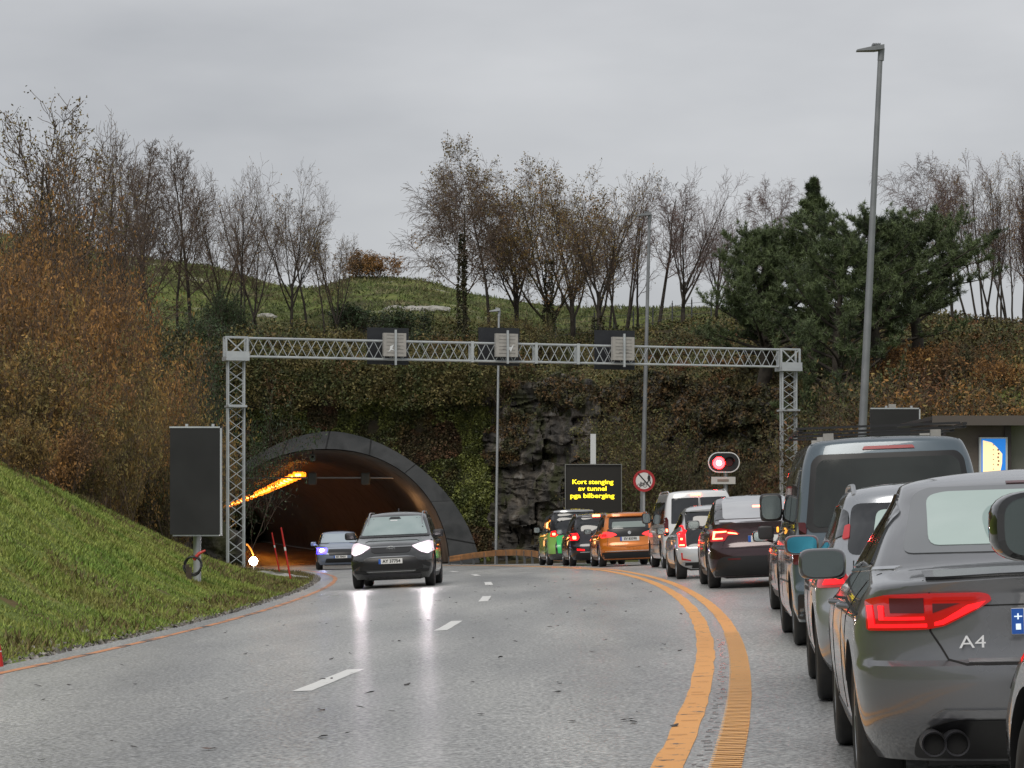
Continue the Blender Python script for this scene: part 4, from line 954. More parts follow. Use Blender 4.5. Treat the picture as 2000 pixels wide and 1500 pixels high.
# ---- dark red car ahead of the van
PD = paint('dark_maroon_paint', (.030, .014, .015), .3, .25)
c = hatch('parked_car', 'dark car squeezed between the blue grey van and the maroon crossover, red tail light', PD, 4.4, 1.8, 1.5, (-1.32, 1.34), wr=.32)
windows(c); c.both('tail_light', [(-.87, .78), (-.58, .80), (-.60, .93), (-.80, .97), (-.87, .93)], 'rear', REDH, r=.02, off=.012)
c.both('tail_core', [(-.82, .82), (-.72, .82), (-.72, .89), (-.82, .89)], 'rear', REDC, r=.02, off=.017)
c.patch('bumper_trim', [(-.75, .22), (.75, .22), (.70, .42), (-.70, .42)], 'rear', TRIM, off=.01, r=.04); c.plate('CV 48116', 0, .62)
c.mirror(.75, 1.0, .11, .075); c.wheelset(ALU, 5); underside(c); c.place(3.32, 33.2, .045)

# ---- maroon crossover with a C shaped lamp
PT = paint('maroon_paint', (.035, .010, .014), .35, .22)
PTG = mat('sky_sheen_glass', (.42, .43, .46), .12, metal=.2, coat=.8, var=(.50, .51, .53), vscale=1.2)  # pale base paints the sky's reflection into the rear glass
L_ = 4.75; hb = L_/2
c = hatch('parked_car', 'dark maroon crossover with glowing C shaped tail light and pale sloping rear window', PT, L_, 1.92, 1.63, (-1.42, 1.44), wr=.355, belt=1.06,
    deck=[(.2, -hb+.2), (.35, -hb+.03), (.5, -hb), (.72, -hb+.02), (.8, -hb+.06), (1.05, -hb+.10), (1.13, -hb+.06), (1.16, -hb+.05), (1.18, -hb+.16), (1.24, -hb+.38), (1.36, -hb+.75), (1.50, -hb+1.25), (1.58, -hb+1.75), (1.63, -hb+2.2)])
windows(c, rear=False)
wo = c.patch('rear_window', [(-.66, 1.205), (.66, 1.205), (.60, 1.54), (-.60, 1.54)], 'rear', PTG, r=.05, off=.014, grid=.045)
c.patch('glass_panel', [(-.58, 1.545), (.58, 1.545), (.50, 1.60), (-.50, 1.60)], 'rear', PTG, off=.006, r=.02)
c.seam([(-.5, 1.24), (-.46, 1.53)], 'rear', .012); c.patch('spoiler', [(-.74, 1.145), (.74, 1.145), (.72, 1.185), (-.72, 1.185)], 'rear', mat('spoiler_pale', (.45, .45, .48), .2, coat=1), off=.02, r=.01)
c.patch('high_brake_light', [(-.10, 1.395), (.16, 1.395), (.16, 1.42), (-.10, 1.42)], 'rear', REDC, off=.02, r=.008)
for sx in (-1, 1):
    P = lambda pl: [(sx*x, z) for x, z in pl]
    o = c.patch('tail_light', P([(.90, .82), (.66, .83), (.60, .93), (.42, .935), (.40, .95), (.50, 1.02), (.74, 1.06), (.88, 1.03)]), 'rear', RED, r=.03, off=.012, grid=.04)
    c.patch('lamp_strip', [P([(.855, .86), (.69, .865), (.69, .885), (.835, .885)]), P([(.855, .86), (.83, .88), (.80, .99), (.835, 1.0)]), P([(.835, 1.0), (.80, .975), (.62, .985), (.62, 1.005)]), P([(.60, .985), (.46, .965), (.43, .94), (.47, .945), (.60, .965)])], 'rear', REDC, off=.017, depth=.004, parent=o, grid=.04)
c.patch('bumper_trim', [(-.85, .22), (.85, .22), (.80, .50), (.70, .56), (-.70, .56), (-.80, .50)], 'rear', TRIM, off=.008, r=.05)
c.patch('reflector', [(-.62, .50), (-.40, .50), (-.40, .53), (-.62, .53)], 'rear', REDD, off=.012)
c.seam([(-.66, .85), (-.72, .70), (.72, .70), (.66, .85)], 'rear'); c.plate('EJ 41157', 0, .855)
h, nn = c.hit(0, .96, 'rear'); MB().box(-.05, .05, h.y-.012, h.y, .965, .975).box(-.012, .012, h.y-.012, h.y, .925, .972).build('badge', CHR, c.root)
c.mirror(.85, 1.12, .115, .08); c.wheelset(ALUD, 5); underside(c); c.place(3.43, 47, .018)

# ---- small silver city car
PU = paint('pale_silver_paint', (.58, .60, .62), .3, .3)
c = hatch('parked_car', 'small pale silver city car with tall red tail lights, left of the maroon crossover', PU, 3.6, 1.64, 1.5, (-1.20, 1.22), wr=.29, rake=.16, belt=.98, dr=[(.2, .34), (1.5, .26)])
windows(c); c.patch('tailgate_glass', [(-.60, .66), (.60, .66), (.575, 1.37), (-.575, 1.37)], 'rear', GLS, r=.05, off=.011)
for sx in (-1, 1):
    P = lambda pl: [(sx*x, z) for x, z in pl]
    o = c.patch('tail_light', P([(.745, .66), (.60, .66), (.61, 1.0), (.63, 1.10), (.68, 1.08), (.74, .92)]), 'rear', REDH, r=.015, off=.014)
    c.patch('lamp_core', [P([(.725, .68), (.63, .68), (.63, .71), (.725, .71)]), P([(.70, .80), (.66, .80), (.66, .84), (.70, .84)])], 'rear', REDC, off=.019, depth=.004, parent=o)
c.plate('EL 33571', .12, .54, w_=.44); c.patch('bumper_trim', [(-.7, .22), (.7, .22), (.68, .34), (-.68, .34)], 'rear', TRIM, off=.01)
c.patch('bumper_reflector', [(-.70, .40), (-.52, .37), (-.52, .39), (-.68, .43), (-.68, .54), (-.71, .54)], 'rear', RED, off=.01)
c.mirror(.6, .99, .10, .075, TRIM); c.wheelset(ALU, 4); underside(c); c.place(3.35, 55, -.02)

# ---- white van
PW = paint('white_paint', (.68, .69, .70), .0, .3)
c = van('parked_van', 'white van with twin dark rear windows standing beneath the red stop signal', PW, 4.95, 1.92, 1.97, (-1.45, 1.55))
for x0, x1 in ((-.78, -.02), (.02, .78)):
    c.patch('rear_window', [(x0+.04 if x0 < 0 else x0, 1.12), (x1 if x0 < 0 else x1-.04, 1.12), (x1 if x0 < 0 else x1-.09, 1.76), (x0+.09 if x0 < 0 else x0, 1.76)], 'rear', GLS, r=.03)
c.patch('high_brake_light', [(-.20, 1.81), (.05, 1.81), (.05, 1.86), (-.20, 1.86)], 'rear', REDC, off=.02, r=.01)
for sx in (-1, 1):
    P = lambda pl: [(sx*x, z) for x, z in pl]
    o = c.patch('tail_light', P([(.925, .82), (.82, .82), (.80, 1.22), (.84, 1.30), (.89, 1.25)]), 'rear', REDD, r=.02, off=.014)
    c.patch('lamp_core', P([(.91, .86), (.83, .86), (.83, 1.0), (.90, 1.0)]), 'rear', REDC, off=.02, depth=.004, parent=o, r=.02)
c.patch('bumper_trim', [(-.9, .28), (.9, .28), (.9, .50), (-.9, .50)], 'rear', TRIM, off=.01, r=.03); c.plate('EC 90245', -.2, .72); c.seam([(0, .55), (0, 1.85)], 'rear', .014)
vanside(c); c.mirror(1.3, 1.30, .11, .14, TRIM); c.rails(-2.0, 1.0, .72, PW, .05)
c.wheelset(ALU, 5); underside(c, .27); c.place(3.83, 68, -.04)

# ---- orange hatchback
PO = paint('orange_paint', (.66, .19, .02), .25, .28)
c = hatch('parked_car', 'metallic orange hatchback with black upper tailgate and wide red tail lights', PO, 4.17, 1.77, 1.60, (-1.28, 1.32), wr=.33, rake=.4, belt=1.02)
wo = windows(c, rw=[(-.60, 1.10), (.60, 1.10), (.54, 1.44), (-.54, 1.44)]); c.patch('pane', [(-.50, 1.13), (.50, 1.13), (.46, 1.30), (-.46, 1.30)], 'rear', mat('pale_pane', (.22, .26, .25), .15), off=.011, depth=.003, parent=wo, r=.04)
c.patch('black_panel', [(-.66, .93), (-.40, .86), (.40, .86), (.66, .93), (.62, 1.10), (-.62, 1.10)], 'rear', TRIM, off=.004, r=.03)
for sx in (-1, 1):
    P = lambda pl: [(sx*x, z) for x, z in pl]
    o = c.patch('tail_light', P([(.87, .95), (.80, .84), (.55, .86), (.36, .92), (.42, .97), (.60, 1.02), (.82, 1.02)]), 'rear', mat('pinkish_lens', (.6, .02, .02), .15, coat=.5, emit=(1, .03, .03), es=1.6), r=.02, off=.014)
    c.patch('lamp_core', P([(.78, .88), (.66, .88), (.66, .95), (.78, .95)]), 'rear', REDH, off=.019, depth=.004, parent=o, r=.02)
h, nn = c.hit(0, .97, 'rear'); q = MB().lathe([(0, -.02), (.05, -.02), (.06, 0)], 20, 'Y'); q.v = [(a_, b_+h.y, z+.98) for a_, b_, z in q.v]; q.build('badge', CHR, c.root, 40)
c.plate('EV 83390', 0, .80, w_=.56, h_=.12); c.patch('bumper_trim', [(-.80, .24), (.80, .24), (.80, .42), (-.80, .42)], 'rear', TRIM, off=.01, r=.03)
c.patch('bumper_strip', [(-.72, .44), (.72, .44), (.72, .46), (-.72, .46)], 'rear', CHR, off=.012); c.seam([(-.62, .86), (-.66, .62), (0, .56), (.66, .62), (.62, .86)], 'rear')
c.patch('spoiler', [(-.58, 1.46), (.58, 1.46), (.54, 1.51), (-.54, 1.51)], 'rear', PO, off=.05, depth=.05, r=.01); c.rails(-1.5, .5, .60, ALU, .04)
c.mirror(.75, 1.05, .11, .08, TRIM); c.wheelset(ALU, 5); underside(c); c.place(2.58, 79, -.06)

# ---- dark SUV
PB = paint('black_blue_paint', (.022, .02, .026), .3, .25)
c = hatch('parked_car', 'black sport utility car ahead of the orange hatchback with high red brake light lit', PB, 4.55, 1.84, 1.68, (-1.36, 1.38), wr=.36, rake=.35, belt=1.08)
windows(c)
for sx in (-1, 1):
    P = lambda pl: [(sx*x, z) for x, z in pl]
    o = c.patch('tail_light', P([(.88, .82), (.66, .82), (.60, .92), (.66, 1.06), (.86, 1.04)]), 'rear', REDH, r=.03, off=.014)
    c.patch('lamp_core', P([(.80, .86), (.70, .86), (.70, .96), (.80, .96)]), 'rear', REDC, off=.02, depth=.004, parent=o, r=.02)
c.both('fog_reflector', [(-.70, .50), (-.46, .48), (-.46, .53), (-.70, .56)], 'rear', REDH, off=.012)
c.patch('high_brake_light', [(-.14, 1.56), (.10, 1.56), (.10, 1.61), (-.14, 1.61)], 'rear', REDC, off=.03, r=.01); c.patch('bumper_trim', [(-.75, .22), (.75, .22), (.70, .42), (-.70, .42)], 'rear', TRIM, off=.01, r=.04)
c.patch('chrome_strip', [(-.6, .43), (.6, .43), (.6, .45), (-.6, .45)], 'rear', CHR, off=.014); c.plate('AZ 28814', 0, .75); c.rails(-1.7, .5, .62, CHR, .04); c.mirror(.8, 1.12, .11, .08); c.wheelset(ALU, 5); underside(c); c.place(1.88, 86.5, -.06)

# ---- green vehicle at the head of the queue
PGN = paint('fluorescent_green_paint', (.05, .62, .16), .0, .35)
c = hatch('parked_car', 'green and black large car at the head of the queue under the text sign', mat('dark_upper_paint', (.03, .03, .035), .25, coat=1), 4.9, 1.96, 1.95, (-1.5, 1.5), wr=.38, rake=.25, belt=1.2)
windows(c); c.patch('tailgate_panel', [(-.62, .42), (.80, .42), (.82, 1.08), (-.66, 1.02)], 'rear', PGN, off=.03, depth=.04, r=.03)
c.both('quarter_panel', [(-.97, .40), (-.70, .40), (-.72, 1.1), (-.93, 1.16)], 'rear', mat('lime_paint', (.26, .50, .12), .3, coat=.8), off=.008, r=.02)
c.both('side_panel', [(-2.3, .42), (-1.98, .42), (-1.9, .85), (-1.45, .93), (-1.05, .85), (-1.0, .42), (1.0, .42), (1.05, .85), (1.5, .93), (1.95, .8), (2.1, .8), (1.9, 1.1), (-2.3, 1.12)], 'left', mat('lime_paint', (.26, .50, .12)), off=.006)
c.both('tail_light', [(-.86, 1.0), (-.62, .98), (-.58, 1.10), (-.66, 1.2), (-.80, 1.18)], 'rear', REDH, r=.03, off=.02); c.both('tail_core', [(-.78, 1.04), (-.68, 1.04), (-.68, 1.12), (-.78, 1.12)], 'rear', REDC, r=.02, off=.026)
c.patch('panel_mark', [[(-.48, .84), (-.36, .86), (-.38, .76), (-.44, .76)], [(-.36, .46), (-.27, .46), (-.27, .58), (-.36, .58)], [(-.30, .70), (.3, .74), (.3, .75), (-.30, .71)]], 'rear', TRIM, off=.045, depth=.004)
c.patch('roof_edge', [(-.68, 1.83), (.68, 1.83), (.66, 1.87), (-.66, 1.87)], 'rear', ALU, off=.02, r=.01); c.plate('DK 60158', .35, .62)
c.mirror(.8, 1.25, .11, .1, TRIM); c.wheelset(ALU, 5); underside(c); c.place(1.25, 93.5, -.075)

# ---- oncoming dark sport utility car
PR_ = paint('dark_grey_paint', (.035, .037, .038), .4, .22)
HL = mat('headlight_glow', (1, 1, 1), .3, emit=(1, .90, .95), es=180); HLS = mat('headlight_shell', (.5, .46, .5), .2, emit=(1, .80, .90), es=.5)
c = hatch('oncoming_car', 'dark grey sport utility car driving towards the camera with dazzling headlights', PR_, 4.6, 1.86, 1.68, (-1.34, 1.38), wr=.365, rake=.35, belt=1.10, df=.5)
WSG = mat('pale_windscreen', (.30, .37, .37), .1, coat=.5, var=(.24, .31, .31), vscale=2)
b_ = c.belt; windows(c)
wo = c.patch('windscreen_pane', [(-.74, b_+.055), (.74, b_+.055), (.60, 1.535), (.54, 1.56), (-.54, 1.56), (-.60, 1.535)], 'front', WSG, off=.011, r=.05)
c.patch('cowl', [(-.78, b_+.005), (.78, b_+.005), (.76, b_+.04), (-.76, b_+.04)], 'front', TRIM, off=.012)
for x in (-.25, .3): c.seam([(x-.35, b_+.05), (x+.25, b_+.075)], 'front', .014, TRIM, 'wiper')
c.patch('sensor_housing', [(-.14, 1.50), (.14, 1.50), (.10, 1.55), (-.10, 1.55)], 'front', TRIM, off=.014, depth=.002); c.patch('mirror_back', [(-.06, 1.46), (.10, 1.46), (.10, 1.485), (-.06, 1.485)], 'front', mat('pale_mark', (.6, .62, .62), .3), off=.016, depth=.002)
c.patch('bonnet_crease', [(-.60, 1.0), (-.55, 1.03), (.55, 1.03), (.60, 1.0), (.52, 1.035), (-.52, 1.035)], 'front', PR_, off=.01)
for sx in (-1, 1):
    P = lambda pl: [(sx*x, z) for x, z in pl]
    o = c.patch('headlight', P([(.91, .78), (.88, .98), (.78, 1.0), (.45, .90), (.50, .86), (.66, .76), (.80, .72)]), 'front', HLS, off=.014, r=.02, grid=.04)
    q = MB().lathe([(0, .03), (.05, .025), (.085, 0)], 20, 'Y'); h, nn = c.hit(sx*.70, .845, 'front'); q.v = [(a_+sx*.72, b2+h.y+.012, z+.85) for a_, b2, z in q.v]; q.build('lamp', HL, o, 40)
    c.patch('bumper_vent', P([(.86, .52), (.62, .60), (.58, .55), (.84, .42)]), 'front', TRIM, off=.01, r=.02); c.patch('fog_lamp_trim', P([(.80, .33), (.50, .33), (.56, .38), (.82, .40)]), 'front', TRIM, off=.012, r=.01)
    c.seam(P([(.66, .33), (.56, .36), (0, .36)]), 'front', .016, ALU, 'bumper_line')
c.patch('upper_grille', [(-.46, .885), (-.43, .80), (-.36, .765), (.36, .765), (.43, .80), (.46, .885)], 'front', TRIM, off=.008, r=.02)
c.patch('lower_grille', [(-.56, .66), (-.68, .50), (-.70, .40), (.70, .40), (.68, .50), (.56, .66)], 'front', TRIM, off=.008, r=.03)
c.patch('grille_frame', [[(-.46, .89), (-.43, .90), (.43, .90), (.46, .89), (.43, .88), (-.43, .88)], [(-.56, .66), (-.35, .685), (.35, .685), (.56, .66), (.35, .668), (-.35, .668)]], 'front', ALU, off=.016, depth=.01)
c.patch('skid_plate', [(-.60, .25), (.60, .25), (.66, .31), (-.66, .31)], 'front', ALUD, off=.01, r=.02)
h, nn = c.hit(0, .845, 'front'); q = MB()
def ell(q, cx_, cz_, a_, b2, y, r_=.006): q.tube([(cx_+a_*math.cos(t_), y, cz_+b2*math.sin(t_)) for t_ in np.linspace(0, 2*math.pi, 28)], r_, 6)
ell(q, 0, .855, .085, .055, h.y+.02); ell(q, 0, .855, .03, .053, h.y+.022); ell(q, 0, .88, .065, .022, h.y+.022); q.build('emblem', CHR, c.root, 60)
q = MB().box(-.27, -.23, h.y+.008, h.y+.02, .80, .82); q.build('grille_badge', mat('red_badge', (.5, .2, .2)), c.root)
c.plate('AY 37754', 0, .585, 'front'); c.rails(-1.6, .45, .60, ALU, .04)
h, nn = c.hit(0, -.8, 'top'); MB().tube([(0, -.8, h.z), (0, -.9, h.z+.07)], .015, 6).build('antenna', TRIM, c.root)
c.mirror(.85, 1.16, .12, .085, TRIM, MIRG, .15, .5); c.wheelset(ALUD, 5); underside(c); c.place(-2.62, 59.1, .03, flip=True)

# ---- second oncoming car
PK = paint('pale_blue_grey_paint', (.22, .27, .37), .2, .3)
c = hatch('oncoming_car', 'pale grey car leaving the tunnel with one bluish white headlight showing', PK, 4.5, 1.84, 1.52, (-1.32, 1.34), rake=.35, belt=.98)
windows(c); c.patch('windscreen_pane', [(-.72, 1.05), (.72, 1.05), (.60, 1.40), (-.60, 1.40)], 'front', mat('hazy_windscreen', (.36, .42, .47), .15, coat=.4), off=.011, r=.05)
for sx in (-1, 1):
    P = lambda pl: [(sx*x, z) for x, z in pl]
    o = c.patch('headlight', P([(.90, .62), (.88, .86), (.50, .84), (.54, .64)]), 'front', mat('blue_headlight', (.1, .1, .9), .2, emit=(.05, .03, 1), es=7), off=.012, r=.02)
    q = MB().lathe([(0, .03), (.05, .025), (.08, 0)], 20, 'Y'); h, nn = c.hit(sx*.70, .745, 'front'); q.v = [(a_+sx*.70, b2+h.y+.012, z+.75) for a_, b2, z in q.v]; q.build('lamp', mat('blue_white_lamp', (1, 1, 1), .3, emit=(.70, .74, 1), es=60), o, 40)
c.patch('grille', [(-.48, .66), (-.42, .56), (.42, .56), (.48, .66), (.45, .80), (-.45, .80)], 'front', TRIM, off=.008, r=.03)
for z in (.60, .66, .72): c.seam([(-.42, z), (.42, z)], 'front', .014, CHR, 'grille_bar')
c.patch('lower_grille', [(-.6, .28), (.6, .28), (.55, .44), (-.55, .44)], 'front', TRIM, off=.008, r=.03); c.plate('BT 70431', 0, .50, 'front')
c.mirror(.8, 1.02, .11, .08); c.wheelset(ALU, 5); underside(c); c.place(-6.62, 105, -.09, flip=True)

# ---- black car alongside, mostly outside the frame
PBK = paint('gloss_black_paint', (.006, .006, .007), .2, .12)
c = hatch('parked_car', 'black car at the edge of the view showing only its big oval door mirror', PBK, 4.5, 1.86, 1.66, (-1.36, 1.36), wr=.35, rake=.3, belt=1.08)
windows(c); c.both('tail_light', [(-.87, .84), (-.60, .86), (-.62, 1.0), (-.84, 1.02)], 'rear', REDD, off=.012); c.plate('EF 19940', 0, .7)
c.both('headlight', [(-.88, .72), (-.55, .70), (-.60, .80), (-.86, .84)], 'front', GLS, off=.01); c.patch('grille', [(-.45, .5), (.45, .5), (.45, .78), (-.45, .78)], 'front', TRIM)
c.mirror(.78, 1.225, .16, .098, mat('gloss_black_shell', (.006, .006, .006), .1, coat=1), mat('green_grey_mirror', (.16, .19, .185), .08, metal=.8), .20, .62, rimm=mat('gloss_black_rim', (.004, .004, .004), .12, coat=1))
c.wheelset(ALUD, 5); underside(c); c.place(1.46, 4.3, .012)

# ------------------------------------------------------------------ vegetation
def tubes_mesh(name, P0, P1, R0, R1, n=3):
    P0, P1 = np.asarray(P0, float), np.asarray(P1, float); R0, R1 = np.asarray(R0)[:, None], np.asarray(R1)[:, None]
    D = P1-P0; D /= np.maximum(np.linalg.norm(D, axis=1, keepdims=True), 1e-9)
    A = np.where(np.abs(D[:, 2:3]) > .9, [[1., 0, 0]], [[0, 0, 1.]]); U = np.cross(D, A); U /= np.linalg.norm(U, axis=1, keepdims=True); W_ = np.cross(D, U)
    V = []
    for P, R_ in ((P0, R0), (P1, R1)):
        for k in range(n): t = 2*math.pi*k/n; V.append(P+R_*(math.cos(t)*U+math.sin(t)*W_))
    V = np.stack(V, 1).reshape(-1, 3); o = np.arange(len(P0))[:, None]*(2*n)
    Fc = np.concatenate([o+np.array([[k, (k+1) % n, n+(k+1) % n, n+k]]) for k in range(n)])
    return arr_mesh(name, V, Fc)
def quads_arr(C, S, rng, asp=1.0, up=0.0):
    """random oriented leaf quads at centres C with half sizes S"""
    n = len(C); a = rng.normal(size=(n, 3)); a[:, 2] *= (1-up); a /= np.linalg.norm(a, axis=1, keepdims=True)
    b = rng.normal(size=(n, 3)); b[:, 2] += up*3; b -= (b*a).sum(1, keepdims=True)*a; b /= np.linalg.norm(b, axis=1, keepdims=True)
    c = np.cross(a, b); S = np.asarray(S).reshape(-1, 1)
    V = np.stack([C-c*S*.55/asp, C+b*S*asp*.2-c*S*.0-b*S*asp*1.0, C+c*S*.55/asp, C+b*S*asp], 1).reshape(-1, 3)
    return V, np.arange(4*n).reshape(n, 4)
def leaf_mesh(name, C, S, rng, asp=1.0, up=0.0):
    V, Fc = quads_arr(np.asarray(C), S, rng, asp, up); return arr_mesh(name, V, Fc)

def grow(seed, spec):
    rnd_ = random.Random(seed); g = rnd_.gauss; segs = [[] for _ in range(6)]; tips = []
    def norm(v): l = math.sqrt(v[0]**2+v[1]**2+v[2]**2) or 1; return (v[0]/l, v[1]/l, v[2]/l)
    def branch(p, d, ln, r, lv):
        ns = spec['segs'][lv]; st = ln/ns; nodes = [(p, d, r)]; trop = spec['trop'][lv]; wob = spec['wob'][lv]; rt = spec['tip'][lv]
        for i in range(ns):
            d = norm((d[0]+g(0, wob)+spec['wind'], d[1]+g(0, wob), d[2]+g(0, wob)+trop)); q = (p[0]+d[0]*st, p[1]+d[1]*st, p[2]+d[2]*st)
            r2 = r+(r*rt-r)/ns if i < ns-1 else r*rt; r2 = nodes[0][2]*(1-(1-rt)*(i+1)/ns)
            segs[lv].append((p, q, nodes[-1][2], r2)); p = q; nodes.append((p, d, r2))
        if lv+1 >= spec['levels']: tips.append(p); return
        nc = spec['n'][lv]; t0 = spec['start'][lv]; az = rnd_.random()*6.28
        for k in range(nc):
            t = t0+(1-t0)*((k+rnd_.random()*.7)/nc); f = t*ns; i = min(int(f), ns-1); f -= i
            a, b = nodes[i], nodes[i+1]; pp = tuple(a[0][j]+(b[0][j]-a[0][j])*f for j in range(3)); dd = b[1]; rr_ = a[2]+(b[2]-a[2])*f
            az += 2.4+g(0, .5); ang = R(spec['ang'][lv])*(1+g(0, .22))
            ax = norm((-dd[1], dd[0], .0001)) if abs(dd[2]) < .99 else (1, 0, 0); bx = (dd[1]*ax[2]-dd[2]*ax[1], dd[2]*ax[0]-dd[0]*ax[2], dd[0]*ax[1]-dd[1]*ax[0])
            ca, sa, cz, sz = math.cos(ang), math.sin(ang), math.cos(az), math.sin(az)
            nd = norm(tuple(dd[j]*ca+(ax[j]*cz+bx[j]*sz)*sa for j in range(3)))
            prof = spec['prof'][lv](t); branch(pp, nd, ln*spec['ratio'][lv]*prof*(1+g(0, .15)), max(rr_*spec['rr'][lv], spec['rmin']), lv+1)
    for k in range(spec['stems']):
        d0 = (g(0, spec['spread']), g(0, spec['spread']), 1)
        p0 = (g(0, .012)*spec['stems'], g(0, .012)*spec['stems'], -.02); branch(p0, norm(d0), spec['h']*(1 if k == 0 else .75+.25*rnd_.random()), spec['r'], 0)
    return segs, tips
one = lambda t: 1.0
SP = dict(
 tall=dict(levels=5, segs=[9, 6, 4, 3, 2], n=[16, 6, 5, 4], start=[.34, .2, .15, .15], ang=[38, 34, 34, 36], ratio=[.40, .5, .5, .5], rr=[.5, .6, .6, .7], trop=[.02, .09, .08, .03, 0], wob=[.05, .09, .11, .13, .15], tip=[.2, .3, .4, .5, .6],
           prof=[lambda t: 1.15-.75*t, lambda t: 1.1-.5*t, lambda t: 1.1-.4*t, one], stems=1, spread=.04, h=1, r=.012, rmin=.0009, wind=.008),
 vase=dict(levels=5, segs=[5, 8, 5, 3, 2], n=[8, 9, 7, 4], start=[.4, .2, .15, .1], ang=[32, 30, 34, 38], ratio=[1.75, .42, .5, .5], rr=[.55, .5, .6, .7], trop=[.0, .055, .06, .04, 0], wob=[.03, .08, .10, .13, .15], tip=[.7, .22, .35, .5, .6],
           prof=[one, lambda t: 1.25-.6*t, lambda t: 1.1-.4*t, one], stems=1, spread=.03, h=.40, r=.022, rmin=.0009, wind=.006),
 birch=dict(levels=5, segs=[9, 7, 5, 4, 3], n=[14, 8, 7, 5], start=[.36, .2, .15, .1], ang=[50, 38, 36, 34], ratio=[.52, .5, .5, .55], rr=[.45, .55, .6, .7], trop=[.02, .10, -.02, -.12, -.16], wob=[.05, .09, .10, .10, .10], tip=[.2, .3, .4, .5, .6],
           prof=[lambda t: 1.2-.6*t, lambda t: 1.1-.4*t, lambda t: 1.1-.3*t, one], stems=1, spread=.03, h=1, r=.017, rmin=.0008, wind=.01),
 multi=dict(levels=4, segs=[9, 5, 4, 3], n=[12, 7, 5], start=[.32, .15, .1], ang=[30, 34, 36], ratio=[.30, .5, .5], rr=[.45, .6, .7], trop=[.03, .09, .06, .02], wob=[.06, .10, .12, .15], tip=[.2, .35, .5, .6],
           prof=[lambda t: 1.2-.6*t, lambda t: 1.1-.4*t, one], stems=5, spread=.24, h=1, r=.011, rmin=.0009, wind=.006),
 shrub=dict(levels=4, segs=[6, 4, 3, 2], n=[9, 5, 3], start=[.15, .15, .1], ang=[30, 36, 40], ratio=[.42, .5, .5], rr=[.6, .6, .7], trop=[.0, .05, .03, 0], wob=[.09, .13, .16, .2], tip=[.3, .4, .5, .6],
           prof=[lambda t: 1.2-.6*t, one, one], stems=30, spread=.42, h=1, r=.006, rmin=.0010, wind=.004))
BARK = mat('bark', (.028, .022, .017), .9, var=((.055, .046, .036), (.02, .017, .014)), vscale=3)
IVYB = mat('ivy_trunk', (.022, .026, .012), .9, var=((.05, .04, .02), (.02, .03, .01)), vscale=6)
TWIG = mat('twigs', (.10, .070, .050), .85, var=((.14, .10, .075), (.07, .05, .035)), vscale=.4)
TWIGR = mat('reddish_twigs', (.115, .070, .062), .85, var=((.15, .10, .085), (.08, .055, .045)), vscale=.4)
LBR = mat('brown_leaves', (.20, .11, .03), .7, var=((.15, .12, .03), (.26, .13, .03)), vscale=.8, island=.45)
LOL = mat('olive_leaves', (.10, .09, .025), .7, var=((.18, .12, .03), (.07, .075, .02)), vscale=.8, island=.45)
_tree = {}
def tree_parts(kind, seed, leaves=0, lsize=.01):
    key = (kind, seed, leaves)
    if key in _tree: return _tree[key]
    segs, tips = grow(seed, SP[kind]); rng = np.random.default_rng(seed)
    allp = np.array([s_[1] for l in segs for s_ in l]); top = np.percentile(allp[:, 2], 99.9); sc = 1/top
    big = segs[0]+(segs[1] if kind == 'vase' else []); rest = [s_ for l in segs[(2 if kind == 'vase' else 1):] for s_ in l]
    f = lambda L_, k: np.array([s_[k] for s_ in L_])*sc
    ns = SP[kind]['segs'][0]; parts = [big[i:i+ns] for i in range(0, len(big), ns)] if kind == 'multi' else [big]
    tm = [tubes_mesh('trunk', f(g_, 0), f(g_, 1), f(g_, 2), f(g_, 3), 7) for g_ in parts]
    for q in tm: q.shade_smooth()
    cm = tubes_mesh('crown', f(rest, 0), f(rest, 1), np.maximum(f(rest, 2), .0008), np.maximum(f(rest, 3), .0006), 3)
    lm = None
    if leaves:
        T = np.array(tips)*sc; T = T[rng.integers(0, len(T), leaves)]+rng.normal(size=(leaves, 3))*.008
        k_ = vnoise(T[:, 0]*9, T[:, 1]*9, T[:, 2]*9, seed); T = T[k_ > -.35]
        lm = leaf_mesh('foliage', T, lsize*rng.uniform(.5, 1.3, len(T)), rng)
    _tree[key] = (tm, cm, lm); return _tree[key]
